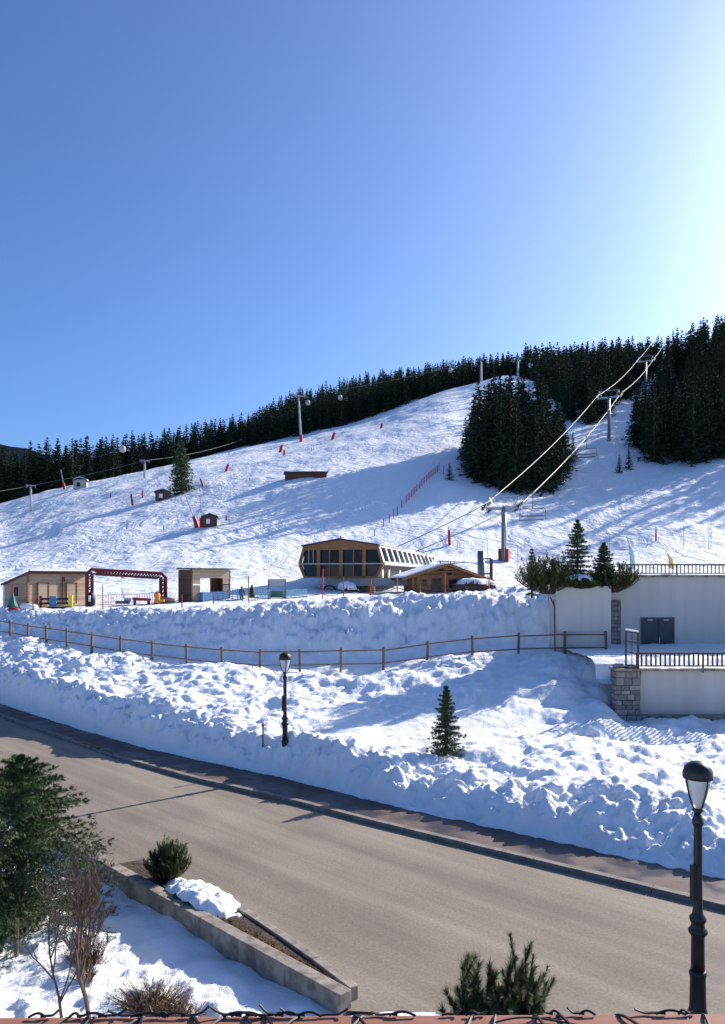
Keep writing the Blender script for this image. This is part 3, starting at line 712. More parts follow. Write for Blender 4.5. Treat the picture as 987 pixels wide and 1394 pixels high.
# stone pillar, stones proud of the mortar
def stone_pillar(x0, x1, y, z0, z1, parent, seed, wd=.34):
    q = random.Random(seed); MB().box(((x0+x1)/2, y+.45, (z0+z1)/2), (x1-x0-.06, .84, z1-z0)).build('pillar_core', M['mortar'], parent, off=off)
    z = z0
    while z < z1-.06:
        hh = min(q.uniform(.16, .34), z1-z); x = x0
        while x < x1-.03:
            ww = min(q.uniform(.22, .55), x1-x)
            if x1-x-ww < .12: ww = x1-x
            dd = q.uniform(.05, .10)
            MB().box((x+ww/2, y+.05-dd/2+.02, z+hh/2), (ww-.03, dd, hh-.03), q.uniform(-.02, .02), 0, q.uniform(-.03, .03)).build('stone', M['stone%d' % q.randrange(4)], parent, bevel=.02, off=off)
            x += ww
        # stones on the left return
        MB().box((x0-.005, y+.3, z+hh/2), (.08, .5, hh-.03)).build('stone', M['stone%d' % q.randrange(4)], parent, bevel=.02, off=off)
        z += hh
stone_pillar(Xl, Xl+1.12, 34.72, .7, 3.16, bd, 4)
MB().box((Xl+.56, 35.1, 3.22), (1.25, 1.0, .1)).build('pillar_cap', M['concrete'], bd, bevel=.02, off=off)
for k, (dx, dy, s) in enumerate(((.3, 35.2, .30), (.75, 35.0, .24))):
    pr = [(.02, .34), (.6, .3), (1, .1), (.9, -.1), (.02, -.12)]
    MB().lathe([(r*s, z*s*1.6+.06) for r, z in pr], 9, (Xl+dx, dy, 3.25)).build('boulder', M['stone%d' % k], bd, True, off=off)
# upper storey
Yf = 43.0; Xu = XofP(832, Yf); topz = 7.42
MB().box((Xu+14, Yf+2.6, 5.0), (28, 5.2, 2*(topz-5.0))).build('upper_wall', M['plaster'], bd, off=off)
MB().box((Xu+14, Yf+2.6, topz+.06), (28.2, 5.5, .14)).build('roof_edge', M['concrete'], bd, off=off)
xs0 = XofP(833, 42.75); stone_pillar(xs0, xs0+.56, 42.85, 3.2, 6.15, bd, 8)
# the rendered block that carries the planting
bxl, bxr = XofP(757, 41.6), XofP(832, 41.6)
MB().box(((bxl+bxr)/2, 41.6+.75, 4.7), (bxr-bxl, 1.5, 4.5)).build('planting_block', M['plaster'], bd, off=off)
MB().slab([(bxl+.12, 41.75), (bxr-.12, 41.75), (bxr-.12, 43.0), (bxl+.12, 43.0)], 6.90, 6.99).build('planting_soil', M['soil'], bd, off=off)
MB().path([(bxl-.14, 41.55, 6.2), (bxl-.10, 41.55, 5.7), (bxl-.06, 41.55, 3.0)], .035, 8).build('downpipe', M['iron_brown'], bd, off=off)
MB().beam((bxl-.32, 41.55, 6.35), (bxl-.11, 41.55, 5.85), .05, .05).build('pipe_elbow', M['iron_brown'], bd, off=off)
# double door
dx0, dx1 = XofP(873, Yf), XofP(917, Yf); dz1 = CAM_Z-(841-HY)*Yf/F
dr = MB().box(((dx0+dx1)/2, Yf-.01, dz1-1.02), (dx1-dx0+.1, .08, 2.1)).build('door_frame', M['steel_dark'], bd, off=off)
for s in (0, 1):
    hw = (dx1-dx0)/2; lf = MB().box((dx0+hw*(s+.5), Yf-.06, dz1-1.02), (hw-.03, .06, 2.0)).build('door_leaf', M['teal_door'], bd, off=off)
    MB().box((dx0+hw*(s+.5), Yf-.11, dz1-.12), (.30, .05, .07)).build('closer', M['steel'], lf, off=off)
MB().box((dx0+hw+.07, Yf-.12, dz1-1.25), (.05, .06, .32)).build('handle', M['steel'], bd, off=off)
# railings
def railing(x0, x1, y, z, h, step, parent, m='iron_brown', t=.05):
    rl = thing('railing', parent, 'railing', (x0, y, z), 0); n = int((x1-x0)/step)
    MB().box(((x1-x0)/2, 0, h), (x1-x0, .09, .08)).build('top_rail', M[m], rl); MB().box(((x1-x0)/2, 0, .10), (x1-x0, .06, .05)).build('bottom_rail', M[m], rl)
    bal = None
    for i in range(n+1):
        if i % 14 == 0: o = MB().box((0, 0, h/2-.1), (.07, .07, h+.2)).build('post', M[m], rl)
        elif bal is None: o = bal = MB().box((0, 0, h/2+.02), (t, .03, h-.10)).build('baluster', M[m], rl)
        else: o = bal.copy(); C.objects.link(o); o.parent = rl; o.name = 'baluster'
        o.location = (i*step, 0, 0)
    return rl
railing(Xl+1.05, Xl+7.5, 35.05, 3.26, .68, .215, 'dark brown picket railing along the lower snowy terrace edge', t=.075)
railing(XofP(848, 43.1), XofP(848, 43.1)+8, 43.1, topz+.12, .58, .215, 'dark picket railing along the roof terrace of the rendered building')
gt = thing('terrace_gate', 'open dark metal gate panel on top of the stone pillar', 'gate', (Xl+.62, 35.25, 3.25))
for a, b in (((0, 0, 0), (0, 0, 1.75)), ((.38, -.5, -.1), (.38, -.5, 1.65))): MB().beam(a, b, .07, .07).build('stile', M['iron_brown'], gt)
for z in (.15, .75, 1.25, 1.68): MB().beam((0, 0, z), (.38, -.5, z-.06), .05, .05).build('bar', M['iron_brown'], gt)
MB().beam((.19, -.25, .1), (.19, -.25, 1.65), .03, .03).build('bar', M['iron_brown'], gt)
MB().beam((0.0, 0, 1.76), (.38, -.5, 1.70), .09, .07).build('snow_strip', M['cap_snow'], gt)
# snow lying on the terrace and the roof terrace
def snow_field(name, x0, x1, y0, y1, zf, step, label):
    a = np.arange(x0, x1, step); b = np.linspace(y0, y1, max(4, int((y1-y0)/step))); AX, BY = np.meshgrid(a, b, indexing='ij')
    AZ = zf(AX, BY); e = np.minimum(np.minimum(AX-x0, x1-step-AX), np.minimum(BY-y0, y1-BY)); 
    v = np.stack([AX, BY, AZ], 2); o = obj(name, mesh_np(name, v.reshape(-1, 3), grid_faces(len(a), len(b), 0, len(b))), M['snow'], smooth=True); return tag(o, label, 'snow')
snow_field('terrace_snow', Xl-.6, Xl+12, 34.82, 43.02, lambda x, y: np.where((y < 35.75) & (x < Xl+1.15), 2.6, 3.24)+.34*sstep(35.3, 36.8, y)+.09*fbm(x*1.2, y*1.2, 4, 90)+.14*sstep(41.5, 43, y), .1, 'trampled snow covering the lower terrace behind its railing')
snow_field('roof_snow', Xu+.6, Xu+14, 42.86, 48.2, lambda x, y: topz+.15+.05*fbm(x*1.5, y*1.5, 3, 91)+.1*sstep(43.2, 44, y), .1, 'thin snow lying along the roof terrace edge under the picket railing')
# planting on the block
bcx = (bxl+bxr)/2
near_spruce('spruce_tree', 'slim spruce tallest of the planting on the pale block', (XofP(786, 42.5), 42.5, 6.95), 3.6, 1.15, 17, 12, 4, 13, .11, .030, 551, tw=.4, z0=.05, shape=.75)
near_spruce('spruce_tree', 'shorter open spruce right of the slim one on the pale block', (XofP(822, 42.4), 42.4, 6.95), 2.3, .95, 14, 12, 4, 12, .11, .032, 555, tw=.4, z0=.05, shape=.7)
near_spruce('spruce_tree', 'narrow pointed spruce tip behind the left pine on the block', (XofP(724, 43.0), 43.0, 6.4), 2.6, .5, 13, 8, 2, 9, .10, .026, 556, tw=.4, z0=.05, shape=.8)
pine_shrub('mountain_pine', 'spreading dark mountain pine overhanging the left side of the pale block', (XofP(746, 42.0), 42.0, 6.5), 2.0, 1.85, 100, 46, .14, .030, 561, .5, 5)
pine_shrub('mountain_pine', 'spreading olive mountain pine overhanging the right side of the pale block', (XofP(836, 42.0), 42.0, 6.6), 1.55, 1.45, 70, 46, .14, .030, 565, .5, 5)
pine_shrub('mountain_pine', 'low creeping pine along the front lip of the pale block', (XofP(790, 41.75), 41.75, 6.8), .45, 1.25, 90, 40, .16, .032, 567, .4, 5)
h_ = thing('snow_heap', 'shaded cushion of snow caught among the pines on the pale block', 'snow heap', (XofP(788, 41.6), 41.6, 7.25)); snow_pad((0, 0, 0), .62, h_, 71, .5)

# ------------------------------------------------------------------ chairlift station
st = thing('chairlift_station', 'large timber framed chairlift station with dark glazing and ribbed side', 'station', (2.05, 80, ground(2.05, 80)-.05), R(-17.2))
zb, zm, ze, zr = 1.7, 3.15, 5.05, 5.68; cxm = -4.6; hb, hm, he = 4.0, 4.62, 4.05; LEN = 33.
drop = lambda y: 1-.09*y/LEN
def sec(y, s=1., dz=0):
    k = drop(y); return [(cxm-hb*s, zb), (cxm+hb*s, zb), (cxm+hm*s, zm), (cxm+he*s, ze*k+dz), (cxm, zr*k+dz), (cxm-he*s, ze*k+dz), (cxm-hm*s, zm)]
def loft(secs, ys):
    n = len(secs[0]); vs = [(x, y, z) for s_, y in zip(secs, ys) for x, z in s_]
    fs = [tuple(range(n)), tuple(range(len(vs)-1, len(vs)-n-1, -1))]
    for i in range(len(ys)-1): fs += [(i*n+k, (i+1)*n+k, (i+1)*n+(k+1) % n, i*n+(k+1) % n) for k in range(n)]
    return MB().add(vs, fs)
loft([sec(.35, .965, -.12), sec(LEN, .965, -.12)], [.35, LEN]).build('hull', M['black'], st)
for s in (-1, 1):                                       # roof planes
    a = [(cxm, zr), (cxm+s*(he+.25), ze-.05)]; vs = []
    for y in (-.35, LEN+.2):
        k = drop(y); vs += [(a[0][0], y, a[0][1]*k+.02), (a[1][0], y, a[1][1]*k+.02), (a[1][0], y, a[1][1]*k+.16), (a[0][0], y, a[0][1]*k+.16)]
    MB().add(vs, [(0,1,2,3), (4,7,6,5), (0,4,5,1), (1,5,6,2), (2,6,7,3), (3,7,4,0)]).build('roof', M['roof_dark'], st)
# gable board and front frame
MB().prism([(cxm-he, 4.62), (cxm+he, 4.62), (cxm+he, ze), (cxm, zr), (cxm-he, ze)], -.05, .3).build('gable', M['wood_frame'], st)
MB().box((cxm, .05, zm), (2*hm+.1, .42, .14)).build('floor_beam', M['grey_panel'], st)
MB().box((cxm, .08, zb+.06), (2*hb, .4, .16)).build('sill_beam', M['wood_frame'], st)
for s in (-1, 1):
    MB().beam((cxm+s*hb, .1, zb), (cxm+s*hm, .1, zm), .3, .3, (0, 1, 0)).build('corner_beam', M['wood_frame'], st)
    MB().beam((cxm+s*hm, .1, zm), (cxm+s*he, .1, ze), .3, .3, (0, 1, 0)).build('corner_beam', M['wood_frame'], st)
fx = lambda z5: (z5-855)/(855-95)*9.0+0.0               # zoomed photo column -> metres from the right corner
posts = [262, 475, 690]
for x in posts: MB().box((fx(x), .06, (zb+4.65)/2), (.38, .36, 4.65-zb)).build('front_post', M['wood_frame'], st)
for x in (365, 590): MB().box((fx(x), .09, (zb+4.65)/2), (.12, .2, 4.65-zb)).build('mullion', M['wood_frame'], st)
for x in (165, 208): MB().box((fx(x), .10, (zm+4.65)/2), (.07, .2, 4.65-zm)).build('mullion', M['grey_panel'], st)
for a, b in ((118, 245), (280, 358), (372, 458), (492, 583), (597, 672), (708, 838)):
    for z0, z1 in ((zb+.16, zm-.09), (zm+.09, 4.6)):
        xa, xb = fx(a), fx(b); ya = .2
        if a == 118: xa = cxm-hm+.45
        if b == 838: xb = cxm+hm-.45
        MB().box(((xa+xb)/2, ya, (z0+z1)/2), (xb-xa, .05, z1-z0), 0, random.uniform(-.03, .03)).build('window_pane', M['glass_dark'], st)
# ribbed right side: dark panes between white ribs
NP = 14
for i in range(NP+1):
    y = .5+i*(LEN-.8)/NP; k = drop(y); MB().beam((cxm+hm+.02, y, zm+.1), (cxm+he+.05, y, ze*k-.02), .42, .16, (1, 0, .3)).build('rib', M['rib_white'], st)
for i in range(NP):
    y0 = .5+i*(LEN-.8)/NP+.2; y1 = y0+(LEN-.8)/NP-.4; k = drop((y0+y1)/2)
    vs = [(cxm+hm-.03, y0, zm+.25), (cxm+hm-.03, y1, zm+.25), (cxm+he+.03, y1, ze*k-.2), (cxm+he+.03, y0, ze*k-.2)]
    vs += [(x-.06, y, z) for x, y, z in vs]; MB().add(vs, [(0,1,2,3), (7,6,5,4), (0,4,5,1), (1,5,6,2), (2,6,7,3), (3,7,4,0)]).build('side_pane', M['glass_dark'], st)
MB().beam((cxm+hm+.03, .3, zm+.05), (cxm+hm+.03, LEN, zm+.05), .3, .34).build('side_beam', M['rib_white'], st)
MB().beam((cxm+he+.1, .3, ze), (cxm+he+.1, LEN, ze*drop(LEN)), .3, .3).build('eaves_trim', M['rib_white'], st)
for y in (1.6, 4.2, 9): MB().box((cxm+hb+.1, y, (zb+zm)/2), (.25, .5, zm-zb)).build('side_post', M['rib_white'], st)
MB().box((cxm+2.8, 3.4, 1.25), (9.2, 5.6, .84)).build('concrete_deck', M['grey_panel'], st)
MB().box((cxm+1.4, 4.0, .45), (1.7, 3, 1.1)).build('pier', M['concrete'], st)
MB().box((cxm-.4, 4.0, .45), (1.5, 2.6, 1.0)).build('pit_wall', M['black'], st)
for k in range(5): MB().box((cxm-2.9+k*.18, 1.2, .15+k*.2), (1.6, .35, .1)).build('step', M['grey_panel'], st)
MB().path([(cxm-1.9+.0*k, .6, 0)+() if False else (cxm-1.4+.75*math.cos(a), .5, .1+.75*math.sin(a)) for k, a in enumerate(np.linspace(.2, 2.94, 9))], .07, 6).build('hoop', M['metal_dark'], st)
MB().tube((cxm, .2, zr), (cxm, .2, zr+.4), .05).build('roof_finial', M['metal_dark'], st)
h_ = thing('snow_heap', 'rounded white snow mound under the chairlift station deck', 'snow heap', tuple(G(472, 79, .15))); snow_pad((0, 0, .2), .95, h_, 91, .8)

# ------------------------------------------------------------------ lodge
lg = thing('wooden_lodge', 'low timber lodge with wide gable roof and snow on its slope', 'lodge', (XofP(608, 75), 75, ground(XofP(608, 75), 75)-.05), R(7))
zp = CAM_Z+(HY-768)*75/F-lg.location.z; el, er = -4.5, 4.5; zl, zrr = zp-1.42, zp-1.62
MB().prism([(-2.9, -.3), (4.0, -.3), (4.0, zrr+.2), (0, zp-.22), (-2.9, zl+.45)], 0, 7.5).build('wall', M['wood_lodge'], lg)
for nm, (x0, z0), (x1, z1) in (('left', (el, zl), (.0, zp)), ('right', (.0, zp), (er, zrr))):
    MB().prism([(x0, z0-.14), (x1, z1-.14), (x1, z1+.06), (x0, z0+.06)], -.8, 8.6).build('roof_slope', M['roof_dark'], lg)
    MB().beam((x0, -.84, z0-.05), (x1, -.84, z1-.05), .07, .26).build('barge_board', M['wood_frame'], lg)
MB().prism([(el+.15, zl+.09), (-.4, zp-.06), (-.5, zp+.10), (el+.3, zl+.26)], -.55, 8.4).build('roof_snow', M['cap_snow'], lg, bevel=.04)
MB().prism([(.25, zp-.03), (er-.3, zrr+.15), (er-.4, zrr+.24), (.3, zp+.05)], .2, 8.4).build('roof_snow', M['cap_snow'], lg)
MB().beam((-3.2, -.3, zp-1.15), (3.2, -.3, zp-1.15), .16, .16).build('tie_beam', M['wood_frame'], lg)
MB().beam((-1.5, -.28, zp-.75), (1.5, -.28, zp-.75), .12, .14).build('tie_beam', M['wood_frame'], lg)
MB().lathe([(.28, 0), (.28, .1)], 14).build('gable_vent', M['black'], lg); v_ = bpy.data.objects['gable_vent']; v_.rotation_euler = (R(90), 0, 0); v_.location = (-.55, -.02, zp-.62)
for x in (.3, ): MB().box((x, -.03, zp-.85), (.35, .1, .5)).build('gable_window', M['glass_dark'], lg)
for x, ww, hh, z in ((-2.2, .35, .5, 1.0), (-1.0, .9, 1.3, .7), (.6, .7, .8, .9)):
    wf = MB().box((x, -.02, z), (ww+.12, .08, hh+.12)).build('window', M['wood_frame'], lg); MB().box((x, -.07, z), (ww, .05, hh)).build('pane', M['glass_dark'], wf)
for x in (-3.4, 3.6): MB().box((x, -.5, .6), (.2, .2, 1.9)).build('porch_post', M['wood_frame'], lg)
MB().box((2.3, -1.6, .25), (3.8, 1.6, .95)).build('counter', M['wood_dark'], lg)
h_ = thing('snow_heap', 'long pillow of snow on the lodge counter', 'snow heap', tuple(lg.matrix_basis @ Vector((2.3, -1.6, .72)))); o = snow_pad((0, 0, .15), 1.35, h_, 95, .42)
for x in (-.4, .4): MB().tube((x*1.3-.1, 0, zp+.02), (x*1.3-.1, 0, zp+.25), .05).build('roof_vent', M['metal_dark'], lg)
MB().box((0, 0, zp+.27), (1.9, .12, .07)).build('roof_bracket', M['metal_dark'], lg)
p = G(655, 77); t = thing('steel_chimney', 'grey steel flue with dark frame beside the lodge gable', 'chimney', tuple(p))
MB().tube((0, 0, -.3), (0, 0, CAM_Z+(HY-750)*77/F-p.z), .36, n=14).build('flue', M['steel_dark'], t, True)
MB().beam((.95, -.3, -.3), (.95, -.3, CAM_Z+(HY-761)*77/F-p.z), .28, .28).build('frame_post', M['iron_brown'], t)
for z in (3.0, 1.5): MB().beam((0, -.2, z), (.95, -.3, z), .14, .14).build('frame_bar', M['iron_brown'], t)

# ------------------------------------------------------------------ huts and gate on the plateau
def hut1():
    loc = W(38, 832, 64); t = thing('wooden_hut', 'pale plank hut with sloping roof and two closed shutters', 'hut', (loc.x, loc.y, ground(loc.x, loc.y)-.1), R(56)); L, Dp = 5.7, 3.5; z0 = t.location.z
    h1 = CAM_Z+(HY-779)*64/F-z0; h2 = h1-1.1
    MB().add([(0,0,-.3), (L,0,-.3), (L,Dp,-.3), (0,Dp,-.3), (0,0,h1-.1), (L,0,h1-.1), (L,Dp,h2), (0,Dp,h2)], [(0,1,5,4), (1,2,6,5), (2,3,7,6), (3,0,4,7), (4,5,6,7), (3,2,1,0)]).build('wall', M['wood_pale'], t)
    MB().add([(-.2,-.55,h1-.02), (L+.2,-.55,h1-.02), (L+.2,Dp+.2,h2+.0), (-.2,Dp+.2,h2+.0), (-.2,-.55,h1+.12), (L+.2,-.55,h1+.12), (L+.2,Dp+.2,h2+.14), (-.2,Dp+.2,h2+.14)], [(0,1,5,4), (1,2,6,5), (2,3,7,6), (3,0,4,7), (4,5,6,7), (3,2,1,0)]).build('roof', M['wood_dark'], t)
    MB().box((L/2, -.5, h1+.19), (L+.4, .3, .12)).build('roof_snow', M['cap_snow'], t)
    MB().box((0, 0, h1/2-.1), (.16, .16, h1)).build('corner_post', M['wood_frame'], t)
    for x in (1.35, 4.1):
        s = MB().box((x, -.05, 1.35), (.95, .08, 1.7)).build('shutter', M['wood_pale'], t)
        for a, b, c, d in ((x-.5, 1.35, .08, 1.8), (x+.5, 1.35, .08, 1.8), (x, 2.22, 1.05, .07)): MB().box((a, -.08, b), (c, .08, d)).build('trim', M['wood_dark'], s)
    MB().box((3.3, -.08, 1.6), (.22, .1, 2.3)).build('hanging_board', M['wood_dark'], t)
    MB().box((-.04, 1.7, 1.5), (.08, .5, .75)).build('side_window', M['black'], t)
hut1()
def hut2():
    loc = W(261, 817, 68); t = thing('open_hut', 'small square timber hut with wide open doorway and dark side wall', 'hut', (loc.x, loc.y, ground(loc.x, loc.y)-.1), R(50)); L, Dp = 4.4, 1.9; h = CAM_Z+(HY-774)*68/F-t.location.z
    MB().box((.04, Dp/2, h/2-.1), (.12, Dp, h)).build('side_wall', M['wood_dark'], t)
    MB().box((L-.04, Dp/2, h/2-.1), (.12, Dp, h)).build('side_wall', M['wood_dark'], t)
    MB().box((L/2, .08, h-.42), (L-.2, .14, .84)).build('front_panel', M['wood_pale'], t)
    for x0, x1 in ((.1, .95), (3.55, L-.1)):
        MB().box(((x0+x1)/2, .08, h-1.1), (x1-x0, .13, .55)).build('front_panel', M['wood_pale'], t); MB().box(((x0+x1)/2, .08, (h-1.38)/2-.1), (x1-x0, .12, h-1.35)).build('grey_panel', M['wood_grey'], t)
    MB().box((3.92, Dp-.1, h/2-.1), (.8, .12, h-.1)).build('back_wall', M['wood_lodge'], t)
    MB().box((L/2, Dp/2-.05, h+.0), (L+.25, Dp+.5, .12)).build('roof', M['roof_dark'], t)
    MB().box((2.25, -.15, .55), (2.7, .5, .9)).build('counter', M['blue'], t)
hut2()
a = W(119, 830, 66.5); b = W(226, 818, 69.5); a.z = ground(a.x, a.y); b.z = ground(b.x, b.y)
gt = thing('truss_gate', 'dark red truss gate arch spanning the snow between the two huts', 'gate', tuple(a))
za = CAM_Z+(HY-775)*66.5/F; zb2 = CAM_Z+(HY-780.5)*69.5/F
ax = (b-a); ax.z = 0; axn = ax.normalized(); per = Vector((-axn.y, axn.x, 0))
def arch(o1, z1): return [Vector((a.x, a.y, a.z-.4))+o1+axn*z1, Vector((a.x, a.y, za-.35))+o1+axn*z1, Vector((a.x, a.y, za-z1))+o1+axn*(z1+.35), Vector((b.x, b.y, zb2-z1))+o1-axn*(z1+.35), Vector((b.x, b.y, zb2-.35))+o1-axn*z1, Vector((b.x, b.y, b.z-.4))+o1-axn*z1]
for sgn in (0, 1):
    MB().path(arch(per*.5*sgn, 0), .13, 7).build('outer_chord', M['red_dark'], gt, off=a); MB().path(arch(per*.5*sgn, .42), .11, 7).build('inner_chord', M['red_dark'], gt, off=a)
P1 = arch(per*0, .02); P2 = arch(per*0, .40); lac = MB(); lw = MB()
for i in (0, 2, 4):
    n = 22 if i == 2 else 7
    for k in range(n):
        u0 = k/n; u1 = (k+1)/n; p1 = P1[i].lerp(P1[i+1], u0); p2 = P2[i].lerp(P2[i+1], u1); p3 = P1[i].lerp(P1[i+1], u1)
        MB().tube(p1, p2, .05, n=5).build('lacing', M['red_dark' if k % 5 else 'pink'], gt, off=a); MB().tube(p2, p3, .05, n=5).build('lacing', M['red_dark'], gt, off=a)

# ------------------------------------------------------------------ small things on the plateau
def pole(px, y0, y1, d, name, label, cat, m='red', r=.04, group=None, lean=0):
    d = DS(px, y1) if y1 else d
    p = G(px, d); zt = CAM_Z+(HY-y0)*d/F; o = MB().tube((0, 0, -.3), (lean, 0, max(.4, zt-p.z)), r, r*.9, 7).build(name, M[m]); o.location = p; return tag(o, label, cat, group)
rf = None; prevp = None
rp = [(45, 812, 60), (140, 797, 58), (248, 809, 56.5), (291, 808, 56), (339, 784, 56), (439, 774, 55), (468, 786, 55), (504, 788, 55), (541, 786, 54), (572, 796, 54), (606, 781, 53), (666, 785, 52), (715, 780, 51.5)]
p0 = G(45, 60); rf = thing('rope_fence', 'line of thin red poles with slack rope along the plateau edge', 'fence', tuple(p0))
tops = []
for px, y0, d in rp:
    p = G(px, d); zt = CAM_Z+(HY-y0)*d/F; MB().tube((p.x, p.y, p.z-.3), (p.x+random.uniform(-.05, .05), p.y, max(zt, p.z+.7)), .045, .04, 7).build('pole', M['red' if px not in (140, 339) else 'wood_post'], rf, off=p0); tops.append(Vector((p.x, p.y, p.z+.55)))
for u, v in zip(tops, tops[1:]): MB().path([u.lerp(v, k/8)-Vector((0, 0, .22*math.sin(math.pi*k/8))) for k in range(9)], .022, 5).build('rope', M['black'], rf, off=p0)
# mesh fence between hut and gate
p0 = G(126, 67); nf = thing('mesh_fence', 'pale pink plastic mesh fence strung below the truss gate', 'fence', tuple(p0)); e = G(214, 69.5)
for k in range(26):
    u = p0.lerp(e, k/25); u.z = ground(u.x, u.y); MB().tube((u.x, u.y, u.z-.2), (u.x, u.y, u.z+.95), .022, n=5).build('picket', M['pink'], nf, off=p0)
for dz in (.3, .92): MB().path([Vector((p0.lerp(e, k/10).x, p0.lerp(e, k/10).y, ground(p0.lerp(e, k/10).x, p0.lerp(e, k/10).y)+dz)) for k in range(11)], .02, 5).build('strand', M['pink'], nf, off=p0)
# barrier with coloured pads by the hut
p = G(77, 62.5); t = thing('slatted_barrier', 'dark slatted barrier with blue cover and yellow end beside the plank hut', 'barrier', tuple(p))
for z in (.25, .6, .95): MB().box((0, 0, z), (2.5, .08, .17)).build('slat', M['black'], t)
MB().box((-1.27, 0, .55), (.2, .2, 1.3)).build('end_post', M['red_dark'], t); MB().box((1.15, -.03, .6), (.32, .14, 1.3)).build('end_pad', M['yellow'], t); MB().box((-.25, -.05, .75), (.6, .22, .85)).build('cover', M['blue'], t, bevel=.06)
def cushion(px, d, sx, sy, sz, m, name, label, cat, dz=.25, rz=0):
    p = G(px, d, dz); o = MB().lathe([(.05, -.5), (.8, -.45), (1, 0), (.8, .42), (.05, .5)], 14).build(name, M[m], None, True); o.location = p; o.scale = (sx/2, sy/2, sz); o.rotation_euler = (0, .1, rz); return tag(o, label, cat)
cushion(40, 61.5, 1.6, .9, .5, 'white', 'play_ring', 'white rounded play cushion in front of the plank hut', 'cushion')
cushion(19, 61.8, 1.0, .7, .4, 'red', 'sledge_cushion', 'flat red sledge cushion at the hut corner', 'cushion')
t = thing('net_stand', 'red pole draped with green netting at the side of the plank hut', 'stand', tuple(G(17, 63)))
MB().tube((0, 0, -.2), (0, 0, 1.9), .06).build('pole', M['red'], t); MB().lathe([(.55, 0), (.3, .5), (.08, 1.2), (.04, 1.3)], 9).build('netting', M['green'], t)
o = MB().tube((0, 0, -.2), (0, 0, 2.0), .07).build('white_pole', M['white']); o.location = G(5, 63.5); tag(o, 'short white pole left of the plank hut', 'pole')
p = G(124, 65); t = thing('hanging_bag', 'black and white padded bag leaning at the gate foot', 'bag', tuple(p)); MB().lathe([(.1, 0), (.33, .25), (.38, .7), (.25, 1.15), (.06, 1.3)], 10).build('body', M['black'], t, True); MB().box((.0, -.36, .75), (.16, .08, .5)).build('patch', M['white'], t)
p = G(193, 66); t = thing('red_bench', 'low red bench pad in the snow under the gate', 'bench', tuple(p)); MB().box((0, 0, .5), (1.5, .5, .22), 0, 0, .06).build('seat', M['red'], t, bevel=.05)
for x in (-.6, .6): MB().box((x, 0, .15), (.12, .4, .6)).build('leg', M['red_dark'], t)
p = G(214, 66); t = thing('play_figure', 'small orange and yellow play figure standing near the red bench', 'figure', tuple(p)); MB().lathe([(.1, 0), (.3, .15), (.22, .5), (.3, .8), (.2, 1.05), (.05, 1.15)], 10).build('body', M['orange'], t, True); MB().box((.35, 0, .35), (.5, .2, .18)).build('arm', M['yellow'], t)
p = G(228, 67); cushion(228, 67, 1.5, .5, .6, 'pink', 'pink_pad', 'soft pink pad at the right foot of the truss gate', 'pad')
cushion(232, 66, 1.1, .5, .4, 'green', 'green_pad', 'dark green pad lying in front of the pink pad', 'pad', .1)
p = G(167, 66); t = thing('snow_scooter', 'small grey snow scooter parked by the mesh fence', 'scooter', tuple(p)); MB().box((0, 0, .25), (1.2, .35, .25)).build('deck', M['steel_dark'], t, bevel=.05); MB().tube((.2, 0, .3), (-.1, 0, 1.55), .035).build('handle', M['steel_dark'], t); MB().box((.45, 0, .5), (.5, .3, .25)).build('seat', M['steel'], t, bevel=.05)
def net(px0, px1, d0, d1, h, m, label):
    a = G(px0, d0); b = G(px1, d1); t = thing('safety_net', label, 'net', tuple(a)); n = 7
    for k in range(n):
        u = a.lerp(b, k/(n-1)); u.z = ground(u.x, u.y); MB().tube((u.x, u.y, u.z-.2), (u.x, u.y, u.z+h+.1), .03, n=5).build('stake', M['steel_dark'], t, off=a)
    mb = MB()
    for k in range(n-1):
        u = a.lerp(b, k/(n-1)); v = a.lerp(b, (k+1)/(n-1)); u.z = ground(u.x, u.y); v.z = ground(v.x, v.y)
        for j in range(6): mb.beam(u+Vector((0, -.04, .1+j*h/6)), v+Vector((0, -.04, .1+j*h/6)), .02, .07)
    o = mb.build('webbing', M[m], t, off=a); o['kind'] = 'stuff'
net(290, 330, 66, 67, .9, 'blue', 'blue safety net right of the open hut')
net(347, 368, 68, 68.5, .9, 'cyan', 'pale cyan safety net beside the dark panels')
net(385, 418, 69, 70, .8, 'cyan', 'pale cyan safety net between the panels and the station')
p = G(377, 69); t = thing('start_hut', 'small grey and green panel stand on posts left of the station', 'stand', tuple(p))
for x in (-.75, .75): MB().box((x, 0, .8), (.12, .12, 2.0)).build('post', M['steel_dark'], t)
MB().box((0, 0, 1.55), (1.5, .1, .55)).build('panel', M['grey_panel'], t); MB().box((0, .05, .45), (1.4, .1, .6)).build('panel', M['green'], t)
